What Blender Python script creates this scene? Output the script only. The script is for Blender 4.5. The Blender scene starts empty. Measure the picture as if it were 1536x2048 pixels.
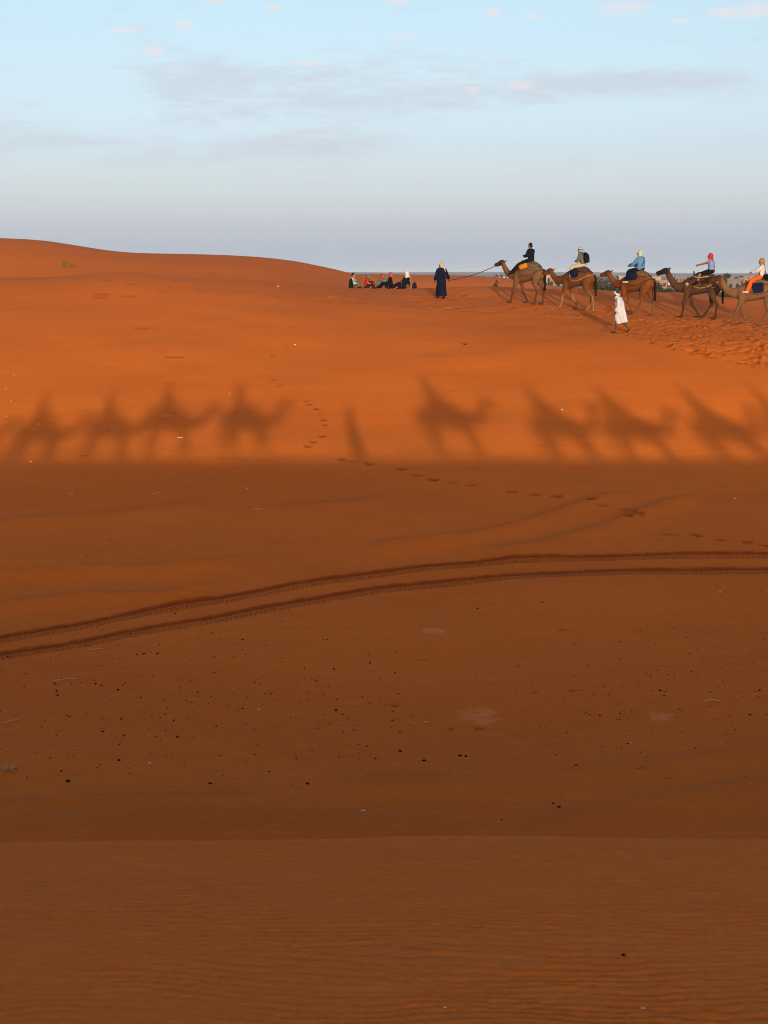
import bpy, bmesh, math, random
import numpy as np
from mathutils import Vector, Matrix

random.seed(7)
rng = np.random.default_rng(11)
scene = bpy.context.scene
COL = scene.collection
R = math.radians

# ------------------------------------------------------------------ camera
F = 3000.0                      # focal length in pixels of the 1536 x 2048 frame
HOR = 547.0                     # pixel row of eye level
PITCH = math.atan((1024 - HOR) / F)
CZ = 10.0                       # the camera stands ten metres above the scene's zero
cam_d = bpy.data.cameras.new('camera')
cam_d.sensor_fit = 'VERTICAL'
cam_d.sensor_height = 36.0
cam_d.lens = 36.0 * F / 2048.0
cam_d.clip_start = 0.05
cam_d.clip_end = 60000
cam = bpy.data.objects.new('camera', cam_d)
COL.objects.link(cam)
cam.location = (0, 0, CZ)
cam.rotation_euler = (math.pi / 2 - PITCH, 0, 0)
scene.camera = cam
CAM = np.array([0, 0, CZ])

def ray(u, v):
    a, b = (u - 768) / F, (1024 - v) / F
    cp, sp = math.cos(PITCH), math.sin(PITCH)
    d = np.array([a, cp + b * sp, -sp + b * cp])
    return d / np.linalg.norm(d)

def at(u, v, y):                # the point on a pixel's line of sight at depth y
    d = ray(u, v)
    return CAM + d * (y / d[1])

# ------------------------------------------------------------------ light
ANTISUN = ray(480, 772)         # the direction in which the light travels
SUN_EL = math.asin(-ANTISUN[2])
SUN_AZ = math.atan2(-ANTISUN[0], -ANTISUN[1])      # clockwise from +Y
sun_d = bpy.data.lights.new('sun', 'SUN')
sun_d.energy = 1.75
sun_d.angle = R(0.53)
sun_d.color = (1.0, 0.93, 0.74)
sun = bpy.data.objects.new('sun', sun_d)
COL.objects.link(sun)
sun.location = (20, -200, 60)
sun.rotation_euler = Vector(ANTISUN).to_track_quat('-Z', 'Y').to_euler()

world = bpy.data.worlds.new('World')
scene.world = world
world.use_nodes = True

class NT:                       # small helper for node trees
    def __init__(s, tree, clear=True):
        s.t = tree
        if clear:
            tree.nodes.clear()
    def n(s, kind, **kw):
        nd = s.t.nodes.new(kind)
        for k, v in kw.items():
            if k == 'inp':
                for i, val in v.items():
                    sock = nd.inputs[i]
                    if isinstance(val, bpy.types.NodeSocket):
                        s.t.links.new(val, sock)
                    else:
                        sock.default_value = val
            else:
                setattr(nd, k, v)
        return nd
    def math(s, op, a, b=0.0, c=None, clamp=False):
        nd = s.n('ShaderNodeMath', operation=op, use_clamp=clamp)
        for i, val in enumerate((a, b) if c is None else (a, b, c)):
            if isinstance(val, bpy.types.NodeSocket):
                s.t.links.new(val, nd.inputs[i])
            else:
                nd.inputs[i].default_value = val
        return nd.outputs[0]
    def mix(s, fac, a, b, mode='MIX'):
        nd = s.n('ShaderNodeMix', data_type='RGBA', blend_type=mode)
        for key, val in (('Factor', fac), ('A', a), ('B', b)):
            socks = [k for k in nd.inputs if k.name == key and (k.type == 'RGBA' if key != 'Factor' else k.type == 'VALUE')]
            sock = socks[0]
            if isinstance(val, bpy.types.NodeSocket):
                s.t.links.new(val, sock)
            else:
                sock.default_value = val if key == 'Factor' else (tuple(val) + (1,))[:4]
        return [o for o in nd.outputs if o.type == 'RGBA'][0]
    def step(s, x, lo, hi):     # smooth ramp 0..1 between lo and hi
        nd = s.n('ShaderNodeMapRange', interpolation_type='SMOOTHSTEP')
        s.t.links.new(x, nd.inputs['Value'])
        nd.inputs['From Min'].default_value = lo
        nd.inputs['From Max'].default_value = hi
        return nd.outputs[0]
    def noise(s, vec, scale, detail=3, rough=0.55, dist=0.0):
        nd = s.n('ShaderNodeTexNoise', inp={'Scale': scale, 'Detail': detail, 'Roughness': rough, 'Distortion': dist})
        s.t.links.new(vec, nd.inputs['Vector'])
        return nd.outputs['Fac']

def build_sky():
    w = NT(world.node_tree)
    L = w.t.links.new
    sky = w.n('ShaderNodeTexSky', sky_type='NISHITA', sun_disc=False, sun_elevation=SUN_EL, sun_rotation=SUN_AZ,
              altitude=700, air_density=0.9, dust_density=5.0, ozone_density=1.6)
    tc = w.n('ShaderNodeTexCoord')
    sp = w.n('ShaderNodeSeparateXYZ'); L(tc.outputs['Generated'], sp.inputs[0])
    x, y, z = sp.outputs
    el = w.math('MULTIPLY', w.math('ARCSINE', z), 180 / math.pi)
    az = w.math('MULTIPLY', w.math('ARCTAN2', x, y), 180 / math.pi)
    # thin veil of high haze: grey-lavender low down, pale blue above, thinning towards the zenith
    rp = w.n('ShaderNodeValToRGB')
    L(w.math('DIVIDE', el, 90.0, clamp=True), rp.inputs[0])
    cr = rp.color_ramp
    stops = [(0.0, (1.02, 1.24, 1.50)), (0.02, (0.66, 0.82, 1.34)), (0.05, (0.32, 0.24, 0.80)), (0.082, (0.32, 0.14, 0.30)), (0.115, (0.28, 0.14, 0.08)), (0.30, (0.10, 0.10, 0.20)), (1.0, (0.02, 0.04, 0.10))]
    while len(cr.elements) < len(stops):
        cr.elements.new(0.5)
    for e, (p, c) in zip(cr.elements, stops):
        e.position = p
        e.color = (c[0] / 8, c[1] / 8, c[2] / 8, 1)
    veil = w.n('ShaderNodeVectorMath', operation='SCALE', inp={'Scale': 8.0})
    L(rp.outputs[0], veil.inputs[0])
    base = w.n('ShaderNodeVectorMath', operation='ADD')
    L(sky.outputs[0], base.inputs[0]); L(veil.outputs[0], base.inputs[1])
    # drifting cloud sheets and small puffs
    def blob(u, v, du, dv, tilt=0.0):
        d = ray(u, v)
        a0, e0 = math.degrees(math.atan2(d[0], d[1])), math.degrees(math.asin(d[2]))
        k = 180 / math.pi / F
        p = w.math('MULTIPLY', w.math('SUBTRACT', az, a0), 1 / (du * k))
        q = w.math('MULTIPLY', w.math('SUBTRACT', w.math('SUBTRACT', el, e0), w.math('MULTIPLY', w.math('SUBTRACT', az, a0), tilt)), 1 / (dv * k))
        r = w.math('ADD', w.math('MULTIPLY', p, p), w.math('MULTIPLY', q, q))
        return w.math('EXPONENT', w.math('MULTIPLY', r, -1.0))
    mp = w.n('ShaderNodeMapping', inp={'Scale': (1, 1, 4.6), 'Location': (3.1, 0.7, 0.2)}); L(tc.outputs['Generated'], mp.inputs[0])
    ns = w.noise(mp.outputs[0], 9.0, 8, 0.62, 0.3)
    nf = w.noise(mp.outputs[0], 38.0, 8, 0.68, 0.4)
    sheets = [(560, 215, 330, 60, 0.05), (760, 175, 250, 30, 0.05), (480, 150, 190, 22, 0.03), (1080, 190, 230, 24, 0.09), (40, 285, 150, 26, 0.05), (500, 300, 300, 22, 0.07), (1370, 165, 200, 30, 0.0), (300, 330, 160, 16, 0.03)]
    tot = None
    for b_ in sheets:
        g_ = blob(*b_)
        tot = g_ if tot is None else w.math('ADD', tot, g_)
    tot = w.math('MINIMUM', tot, 1.3)
    d1 = w.step(w.math('ADD', w.math('ADD', w.math('MULTIPLY', tot, 0.26), w.math('MULTIPLY', ns, 1.15)), w.math('MULTIPLY', nf, 0.62)), 0.92, 1.34)
    low = w.step(el, 1.5, 4.5)
    d1 = w.math('MULTIPLY', w.math('MULTIPLY', d1, low), 0.66)
    c1 = w.n('ShaderNodeRGB'); c1.outputs[0].default_value = (1.60, 1.70, 1.90, 1)
    sc = w.n('ShaderNodeVectorMath', operation='SCALE', inp={'Scale': 1.0}); L(c1.outputs[0], sc.inputs[0])
    col = w.mix(d1, base.outputs[0], sc.outputs[0])
    puffs = [(310, 102, 26, 12), (368, 50, 26, 16), (248, 60, 36, 9), (548, 17, 26, 10), (985, 25, 20, 14), (808, 74, 40, 8), (1240, 16, 60, 18), (1440, 25, 34, 14), (1515, 18, 40, 22), (1065, 33, 18, 6),
             (430, 2, 40, 10), (620, 125, 50, 9), (1040, 172, 40, 11), (945, 180, 20, 10), (1360, 42, 26, 5), (795, 5, 30, 8)]
    tot = None
    for b_ in puffs:
        g_ = blob(*b_)
        tot = g_ if tot is None else w.math('ADD', tot, g_)
    tot = w.math('MINIMUM', tot, 1.0)
    d2 = w.math('MULTIPLY', w.step(w.math('ADD', w.math('MULTIPLY', tot, 0.50), w.math('MULTIPLY', nf, 0.8)), 0.56, 0.95), 0.80)
    d2 = w.math('MULTIPLY', d2, w.step(tot, 0.05, 0.5))
    c2 = w.n('ShaderNodeRGB'); c2.outputs[0].default_value = (2.16, 2.10, 2.15, 1)
    col = w.mix(d2, col, c2.outputs[0])
    bg = w.n('ShaderNodeBackground', inp={'Strength': 0.15})
    out = w.n('ShaderNodeOutputWorld')
    L(col, bg.inputs['Color'])
    L(bg.outputs[0], out.inputs['Surface'])
build_sky()
world.cycles.sampling_method = 'MANUAL'
world.cycles.sample_map_resolution = 512

scene.view_settings.view_transform = 'Standard'
scene.view_settings.look = 'None'
scene.view_settings.gamma = 1.0
scene.view_settings.use_curve_mapping = False
scene.view_settings.exposure = 1.33
scene.render.engine = 'CYCLES'
scene.cycles.max_bounces = 6
scene.cycles.diffuse_bounces = 3
scene.cycles.volume_bounces = 1
scene.cycles.use_denoising = True
scene.cycles.filter_width = 1.0
scene.cycles.denoising_input_passes = 'RGB_ALBEDO_NORMAL'
scene.cycles.denoising_prefilter = 'ACCURATE'

# ------------------------------------------------------------------ noise
def vnoise(x, y, seed=0):       # smooth value noise, -1..1
    xi, yi = np.floor(x), np.floor(y)
    fx, fy = x - xi, y - yi
    fx, fy = fx * fx * fx * (fx * (fx * 6 - 15) + 10), fy * fy * fy * (fy * (fy * 6 - 15) + 10)
    xi, yi = xi.astype(np.int64), yi.astype(np.int64)
    def h(a, b):
        n = (a * 374761393 + b * 668265263 + seed * 974634777) & 0xFFFFFFFF
        n = ((n ^ (n >> 13)) * 1274126177) & 0xFFFFFFFF
        n = n ^ (n >> 16)
        return (n & 0xFFFF) / 32767.5 - 1
    a, b, c, d = h(xi, yi), h(xi + 1, yi), h(xi, yi + 1), h(xi + 1, yi + 1)
    return (a * (1 - fx) + b * fx) * (1 - fy) + (c * (1 - fx) + d * fx) * fy

def fbm(x, y, octv=3, seed=0):
    t, amp = 0, 1.0
    for o in range(octv):
        t = t + amp * vnoise(x * 2 ** o + 17.3 * o, y * 2 ** o - 9.1 * o, seed + o)
        amp *= 0.5
    return t

def sstep(x, a, b):
    t = np.clip((x - a) / (b - a), 0, 1)
    return t * t * (3 - 2 * t)

# ------------------------------------------------------------------ terrain
# heights relative to the eye, by bearing (as pixel column) and distance
TU = [-500, 0, 250, 500, 768, 1000, 1152, 1350, 1536, 2000]
TD = {
    12: [-8.5] * 10,
    18: [-8.7] * 10,
    22.5: [-8.75] * 10,
    26: [-8.67] * 10,
    32: [-8.19] * 10,
    40: [-7.2, -7.22, -7.2, -7.17, -7.17, -7.17, -7.17, -7.17, -7.17, -7.17],
    47.8: [-6.05, -6.05, -5.95, -5.9, -5.9, -5.9, -5.9, -5.9, -5.9, -5.95],
    54: [-4.65, -4.6, -4.5, -4.5, -4.5, -4.45, -4.3, -4.2, -4.2, -4.25],
    60: [-3.15, -3.05, -3.0, -3.05, -3.1, -3.0, -2.8, -2.7, -2.75, -2.9],
    66: [-1.95, -1.85, -1.75, -1.85, -2.05, -2.1, -2.05, -2.0, -2.05, -2.25],
    70: [-1.2, -1.1, -0.95, -1.12, -1.5, -1.6, -1.65, -1.62, -1.7, -2.0],
    75: [-0.6, -0.38, -0.12, -0.5, -1.13, -1.2, -1.15, -1.22, -1.45, -1.8],
    80: [-0.5, -0.3, -0.03, -0.36, -0.92, -0.70, -0.76, -1.0, -1.33, -1.8],
    86: [-1.2, -1.1, -1.0, -1.05, -0.86, -1.15, -1.5, -1.9, -2.3, -2.8],
    95: [-1.0, -0.9, -0.9, -1.1, -1.25, -2.2, -2.8, -3.2, -3.6, -4.0],
    110: [1.7, 1.5, 0.8, 0.55, -1.5, -2.9, -3.8, -4.5, -5.0, -5.2],
    125: [3.0, 2.87, 1.75, 1.39, -1.1, -2.9, -4.2, -5.0, -5.5, -6.0],
    150: [1.4, 1.1, 0.0, -0.3, -2.0, -2.8, -4.5, -5.5, -6.0, -6.0],
    200: [-2.0, -2.0, -2.0, -3.0, -5.0, -5.2, -4.4, -6.0, -6.0, -6.0],
    300: [-4.0, -4.0, -3.0, -2.0, -0.85, -1.35, -4.4, -6.0, -6.0, -6.0],
    420: [-6.0, -6.0, -5.0, -4.0, -2.4, -1.6, -5.0, -6.0, -6.0, -6.0],
    650: [-6.0] * 10,
}
pts = [(u, d, z) for d, row in TD.items() for u, z in zip(TU, row)]
pts += [(100, 125, 2.65), (180, 125, 2.15), (350, 125, 1.6), (600, 125, 0.95), (700, 125, 0.02), (640, 125, 0.62),
        (600, 150, -0.8), (700, 110, -0.9), (600, 110, 0.0), (600, 80, -0.55), (700, 80, -0.80), (900, 80, -0.74),
        (600, 75, -0.8), (700, 75, -1.0), (880, 75, -1.22), (1080, 300, -2.4),
        (700, 235, -6), (768, 235, -6), (880, 235, -6), (1000, 235, -6), (700, 264, -1.15), (768, 264, -1.1), (880, 264, -1.25), (1000, 264, -1.45), (1060, 264, -2.0)]
pts = np.array(pts, float)
_q = np.stack([(pts[:, 0] - 768) / F * 7.0, np.log(pts[:, 1]) * 3.2], 1)
_val = pts[:, 2] / pts[:, 1]
def _phi(r2):
    return 0.5 * r2 * np.log(r2 + 1e-12)
_n = len(_q)
_K = _phi(((_q[:, None] - _q[None]) ** 2).sum(-1)) + 1e-5 * np.eye(_n)
_P = np.concatenate([np.ones((_n, 1)), _q], 1)
_A = np.block([[_K, _P], [_P.T, np.zeros((3, 3))]])
_W = np.linalg.solve(_A, np.concatenate([_val, np.zeros(3)]))

def tps(s, y):
    s = np.where(np.abs(s) > 0.3, np.sign(s) * (0.3 + 0.15 * np.tanh((np.abs(s) - 0.3) / 0.15)), s)
    yy = np.clip(y, 12, 640)
    q1, q2 = s * 7.0, np.log(yy) * 3.2
    shp = q1.shape
    q1, q2 = q1.ravel(), q2.ravel()
    res = np.empty_like(q1)
    for i in range(0, len(q1), 40000):
        a, b = q1[i:i + 40000], q2[i:i + 40000]
        r2 = (a[:, None] - _q[None, :, 0]) ** 2 + (b[:, None] - _q[None, :, 1]) ** 2
        res[i:i + 40000] = _phi(r2) @ _W[:_n] + _W[_n] + a * _W[_n + 1] + b * _W[_n + 2]
    return (res.reshape(shp)) * yy

LIP = 8.6
def lip_y(x):
    return LIP + 0.07 * np.sin(x * 0.9 + 0.4) - 0.035 * np.abs(x) + 0.03 * np.sin(2.7 * x)

def near_dune(x, y):
    yl = lip_y(x)
    yf = np.minimum(np.maximum(y, 0), yl)
    z = -2.4 - 0.04 * yf - 0.0082 * yf * yf
    over = np.maximum(y - yl, 0)
    z = z - over * 0.60 + 0.035 * fbm(x / 2.2, y / 9.0, 3, 31) * (1 - sstep(y, 3.0, 5.0))
    back = np.maximum(-y, 0)
    z = z - 0.03 * back - 0.12 * np.maximum(back - 12, 0)
    return np.maximum(z, -9.5)

def terrain(x, y):              # height above scene zero, without the fine marks
    x, y = np.broadcast_arrays(np.asarray(x, float), np.asarray(y, float))
    s = x / np.maximum(y, 12.0)
    zf = tps(s, y)
    far = sstep(y, 450, 640)
    hills = sstep(y, 2500, 6500) * (8 + 7 * fbm(x / 1500, y / 2500, 3, 5) - 0.0022 * np.clip(x, -4000, 6000))
    lumps = 0.5 * fbm(x / 60, y / 60, 3, 8) * sstep(y, 130, 200) * (1 - far)
    zf = zf * (1 - far) + (-6.0) * far + hills + lumps
    zf = zf + 0.05 * fbm(x / 4.5, y / 3.0, 2, 21) * sstep(y, 16, 24) * (1 - sstep(y, 60, 100))
    zn = near_dune(x, y)
    return np.where(y > 60, zf, np.maximum(zf * 1.0, zn)) + CZ

def tz(x, y):
    return float(terrain(np.array([x]), np.array([y]))[0])

def on_ground(u, v, lo=14.0, hi=140.0):      # where a line of sight meets the ground
    d = ray(u, v)
    ys = np.geomspace(lo, hi, 500)
    p = CAM[None] + d[None] * (ys / d[1])[:, None]
    g = p[:, 2] - terrain(p[:, 0], p[:, 1])
    i = int(np.argmax(g <= 0))
    if g[i] > 0 or i == 0:
        i = len(ys) - 1
    t = g[i - 1] / (g[i - 1] - g[i]) if g[i - 1] != g[i] else 0
    y = ys[i - 1] + t * (ys[i] - ys[i - 1])
    q = CAM + d * (y / d[1])
    return float(q[0]), float(q[1]), tz(q[0], q[1])

def on_ground_many(uv, lo=14.0, hi=140.0):
    return [on_ground(u, v, lo, hi) for u, v in uv]

# rows and columns of the one sheet of sand
s_in = np.linspace(-0.292, 0.292, 660)
g = 0.292 + np.cumsum(0.0009 * 1.36 ** np.arange(1, 28))
S = np.concatenate([-g[::-1], s_in, g])
rows = [np.array([-400, -250, -150, -100, -70, -50, -35, -25, -18, -12, -9, -7, -5, -4, -3, -2, -1, 0, 1, 2, 3, 3.6, 4.2, 4.7])]
rows.append(np.arange(5.0, 8.45, 0.0125))
rows.append(np.arange(8.45, 8.85, 0.008))
rows.append(np.linspace(8.86, 20.5, 26))
def rows_by_pixel(v0, v1, dv, y_lo, y_hi):
    out = []
    for v in np.arange(v0, v1, dv):
        out.append(on_ground(768, v, y_lo, y_hi)[1])
    return np.array(out)
rows.append(rows_by_pixel(1690, 1330, -2.2, 14, 60))
rows.append(rows_by_pixel(1330, 1095, -1.3, 14, 60))
rows.append(rows_by_pixel(1095, 604, -1.9, 14, 90))
ylast = rows[-1][-1]
rows.append(np.linspace(ylast, 90, 90)[1:])
rows.append(np.geomspace(90, 450, 150)[1:])
rows.append(np.geomspace(450, 12000, 90)[1:])
Y = np.unique(np.concatenate(rows))
W = np.where(Y > 6, Y, np.where(Y > 0, 6.0, 6.0 - 0.5 * Y))
X = S[None, :] * W[:, None]
X = np.sign(X) * np.minimum(np.abs(X), 14000 + np.abs(S)[None, :] * 100)
YY = np.repeat(Y[:, None], len(S), 1)
Zr = terrain(X, YY)
# ------------------------------------------------------------------ marks in the sand
DARK = np.zeros_like(Zr)
PALE = np.zeros_like(Zr)
TRS = np.zeros_like(Zr)
TRT = np.zeros_like(Zr)
TRM = np.zeros_like(Zr)
DZ = np.zeros_like(Zr)

def window(x, y, rad):
    i0, i1 = np.searchsorted(Y, y - rad), np.searchsorted(Y, y + rad)
    w = max(y, 6.0)
    j0, j1 = np.searchsorted(S, (x - rad) / w * 0.99 - 0.0005), np.searchsorted(S, (x + rad) / w * 1.01 + 0.0005)
    return slice(i0, max(i1, i0 + 1)), slice(j0, max(j1, j0 + 1))

def dent(x, y, lx, ly, depth, ang=0.0, dark=0.7, rim=0.25):
    w = window(x, y, max(lx, ly) * 2.4)
    dx, dy = X[w] - x, YY[w] - y
    c, s_ = math.cos(ang), math.sin(ang)
    a, b = (dx * c + dy * s_) / lx, (-dx * s_ + dy * c) / ly
    r = np.sqrt(a * a + b * b)
    DZ[w] += -depth * (1 - sstep(r, 0.45, 1.05)) + rim * depth * np.exp(-((r - 1.25) / 0.28) ** 2)
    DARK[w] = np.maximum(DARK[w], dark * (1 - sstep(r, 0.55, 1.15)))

# tyre tracks of one vehicle bending through the valley
up_px = [(-420, 1365), (-200, 1318), (0, 1279), (200, 1243), (400, 1205), (600, 1168), (768, 1145), (900, 1131), (1100, 1117), (1300, 1111), (1536, 1110), (1750, 1116), (2000, 1128)]
lo_px = [(-420, 1402), (-200, 1353), (0, 1312), (200, 1278), (400, 1241), (600, 1205), (768, 1178), (900, 1164), (1100, 1148), (1300, 1142), (1536, 1141), (1750, 1147), (2000, 1160)]
def hermite(xs, ys, xq):
    xs, ys = np.array(xs), np.array(ys)
    m = np.gradient(ys, xs)
    i = np.clip(np.searchsorted(xs, xq) - 1, 0, len(xs) - 2)
    h = xs[i + 1] - xs[i]
    t = (xq - xs[i]) / h
    return (ys[i] * (2 * t ** 3 - 3 * t ** 2 + 1) + h * m[i] * (t ** 3 - 2 * t ** 2 + t)
            + ys[i + 1] * (-2 * t ** 3 + 3 * t ** 2) + h * m[i + 1] * (t ** 3 - t ** 2))
rsel = np.where((Y > 27) & (Y < 45))[0]
rs = slice(rsel[0], rsel[-1] + 1)
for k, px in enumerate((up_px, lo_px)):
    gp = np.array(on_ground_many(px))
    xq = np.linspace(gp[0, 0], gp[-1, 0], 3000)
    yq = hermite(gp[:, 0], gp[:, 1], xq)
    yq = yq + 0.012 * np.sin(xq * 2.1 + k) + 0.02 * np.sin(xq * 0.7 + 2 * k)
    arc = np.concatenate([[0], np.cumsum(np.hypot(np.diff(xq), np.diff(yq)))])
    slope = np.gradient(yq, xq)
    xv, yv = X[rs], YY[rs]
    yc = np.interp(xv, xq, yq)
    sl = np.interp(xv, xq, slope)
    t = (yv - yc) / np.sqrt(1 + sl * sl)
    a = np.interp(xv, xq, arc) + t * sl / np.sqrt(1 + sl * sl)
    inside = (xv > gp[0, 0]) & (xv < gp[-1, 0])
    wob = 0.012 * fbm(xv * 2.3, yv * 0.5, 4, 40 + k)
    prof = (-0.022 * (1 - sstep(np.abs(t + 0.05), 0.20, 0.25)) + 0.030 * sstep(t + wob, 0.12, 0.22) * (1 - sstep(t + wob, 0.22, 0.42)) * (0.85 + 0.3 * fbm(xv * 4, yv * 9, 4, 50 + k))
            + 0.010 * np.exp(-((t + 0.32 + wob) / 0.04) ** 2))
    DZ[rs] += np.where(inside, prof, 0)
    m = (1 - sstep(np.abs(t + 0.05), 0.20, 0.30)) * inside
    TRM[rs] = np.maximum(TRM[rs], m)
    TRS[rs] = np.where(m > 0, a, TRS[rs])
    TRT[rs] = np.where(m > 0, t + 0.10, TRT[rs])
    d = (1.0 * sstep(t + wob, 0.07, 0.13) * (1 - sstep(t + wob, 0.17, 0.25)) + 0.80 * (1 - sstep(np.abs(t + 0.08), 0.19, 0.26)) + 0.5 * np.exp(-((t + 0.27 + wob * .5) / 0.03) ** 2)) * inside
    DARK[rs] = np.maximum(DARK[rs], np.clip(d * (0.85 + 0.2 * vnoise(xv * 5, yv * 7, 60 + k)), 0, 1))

# one walker's footprints, from the crest down across the valley
trail = [(590, 655, .4), (572, 690, .35), (545, 712, .5), (531, 735, .45), (548, 760, .5), (561, 771, .5), (615, 802, .6), (619, 809, .9), (633, 818, .9), (643, 829, .5), (648, 840, .8),
         (650, 850, 1), (645, 873, 1), (627, 884, 1), (616, 893, .9), (683, 918, 1), (703, 922, .6), (738, 926, .9), (805, 938, .8), (835, 950, .7), (868, 959, 1),
         (905, 965, .5), (943, 970, .8), (1025, 983, 1), (1068, 989, .9), (1112, 992, .9), (1183, 1005, 1), (1206, 1014, .6), (1249, 1019, .7), (1262, 1033, .9),
         (1278, 1036, .9), (1254, 1040, .9), (1335, 1068, .6), (1353, 1070, .5), (1391, 1070, 1), (1440, 1080, .6), (1495, 1083, .9), (1530, 1091, .9)]
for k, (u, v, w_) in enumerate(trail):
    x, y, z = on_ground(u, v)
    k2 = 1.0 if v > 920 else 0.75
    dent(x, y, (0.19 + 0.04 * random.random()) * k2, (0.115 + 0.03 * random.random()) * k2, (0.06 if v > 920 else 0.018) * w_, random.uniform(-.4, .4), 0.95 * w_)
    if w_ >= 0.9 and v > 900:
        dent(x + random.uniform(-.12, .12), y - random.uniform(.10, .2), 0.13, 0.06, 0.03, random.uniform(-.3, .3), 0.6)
# single marks low in the valley
for u, v, lx, ly, dp in [(635, 1457, .09, .05, .03), (1240, 1437, .05, .03, .02), (958, 1457, .12, .05, .04), (902, 1457, .08, .05, .03), (790, 1411, .10, .07, .04), (1070, 1385, .08, .05, .03),
                        (1145, 1381, .16, .04, .02), (1281, 1542, .11, .03, .02), (1334, 1559, .09, .03, .02), (1488, 1555, .09, .03, .02), (170, 911, .12, .07, .04), (215, 860, .10, .06, .02),
                        (1125, 1260, .14, .05, .02), (345, 825, .08, .05, .03), (330, 838, .25, .03, .02)]:
    x, y, z = on_ground(u, v)
    dent(x, y, lx, ly, dp, random.uniform(-.4, .5), 0.75)
# ground trodden by the caravan
def vpath(u):
    return np.interp(u, [700, 870, 1000, 1100, 1200, 1300, 1400, 1536, 1650], [585, 592, 602, 612, 622, 632, 642, 657, 670])
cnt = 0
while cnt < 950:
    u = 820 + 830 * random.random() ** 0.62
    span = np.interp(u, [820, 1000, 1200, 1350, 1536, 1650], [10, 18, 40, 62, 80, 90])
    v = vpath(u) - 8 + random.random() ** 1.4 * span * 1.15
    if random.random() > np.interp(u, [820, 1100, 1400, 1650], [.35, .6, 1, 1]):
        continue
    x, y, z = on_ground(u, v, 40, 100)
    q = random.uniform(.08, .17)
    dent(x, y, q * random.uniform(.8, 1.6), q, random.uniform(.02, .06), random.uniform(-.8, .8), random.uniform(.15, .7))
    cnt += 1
for k in range(170):            # older, half blown over steps along the crest
    u = random.choice([random.uniform(330, 760), random.uniform(640, 1000), random.uniform(640, 900)])
    v = np.interp(u, [150, 330, 500, 700, 900, 1000], [575, 562, 566, 584, 600, 608]) + random.uniform(-8, 22)
    x, y, z = on_ground(u, v, 40, 100)
    q = random.uniform(.10, .26)
    dent(x, y, q * random.uniform(1.2, 3), q, random.uniform(.02, .045), random.uniform(-.3, .3), random.uniform(.1, .45))
for u, v in [(205, 588), (200, 594), (215, 560), (260, 592), (265, 568), (232, 555), (425, 548), (380, 561), (350, 713), (285, 655)]:
    x, y, z = on_ground(u, v, 40, 100)
    dent(x, y, .45, .16, .04, random.uniform(-.1, .1), .45)
# pale dusty patches and low wind-drift swells
for u, v, lx, ly in [(960, 1433, .46, .42), (1325, 1433, .34, .26), (870, 1262, .35, .25)]:
    x, y, z = on_ground(u, v)
    w = window(x, y, 1.2)
    r = np.hypot((X[w] - x) / lx, (YY[w] - y) / ly) + 0.28 * fbm(X[w] * 3, YY[w] * 3, 3, 70)
    PALE[w] = np.maximum(PALE[w], 1 - sstep(r, 0.6, 1.05))
    DZ[w] += 0.03 * (1 - sstep(r, 0.3, 1.1))
swells = [([(-100, 1155), (120, 1142), (400, 1130), (520, 1108)], .30, .05), ([(-100, 1225), (120, 1200), (380, 1184), (480, 1160)], .30, .05),
          ([(700, 1098), (860, 1082), (1000, 1062), (1090, 1035), (1190, 1002), (1300, 985)], .35, .055), ([(930, 1108), (1080, 1090), (1200, 1060), (1330, 1012), (1420, 990)], .4, .055),
          ([(-150, 1662), (200, 1656), (450, 1648), (800, 1652), (1000, 1662)], .45, .06), ([(1000, 1662), (1200, 1632), (1400, 1596), (1600, 1560)], .40, .055),
          ([(-100, 1612), (150, 1608), (330, 1600), (600, 1590)], .3, .04), ([(640, 1570), (760, 1560), (980, 1575), (1100, 1590)], .35, .035),
          ([(1000, 1560), (1300, 1530), (1600, 1480)], .3, .025), ([(500, 1020), (640, 1010), (800, 1000)], .3, .03), ([(-50, 1045), (200, 1030), (430, 1010)], .35, .03)]
for px, wd, hgt in swells:
    gp = np.array(on_ground_many(px))
    sel = np.where((Y > gp[:, 1].min() - 3) & (Y < gp[:, 1].max() + 3))[0]
    w = slice(sel[0], sel[-1] + 1)
    yc = hermite(gp[:, 0], gp[:, 1], np.clip(X[w], gp[0, 0], gp[-1, 0]))
    t = YY[w] - yc
    ends = sstep(X[w], gp[0, 0], gp[0, 0] + 1.2) * (1 - sstep(X[w], gp[-1, 0] - 1.2, gp[-1, 0]))
    k = np.where(t < 0, t / (wd * 2.2), t / wd)
    DARK[w] = np.maximum(DARK[w], 0.09 * np.exp(-((t - wd * .3) / (wd * 1.1)) ** 2) * ends)  # faint dark band paints shade on the swell's lee side
    DZ[w] += hgt * 3.2 * np.exp(-k * k) * ends * (0.8 + 0.3 * vnoise(X[w] * .8, YY[w] * .8, 90))

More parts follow.
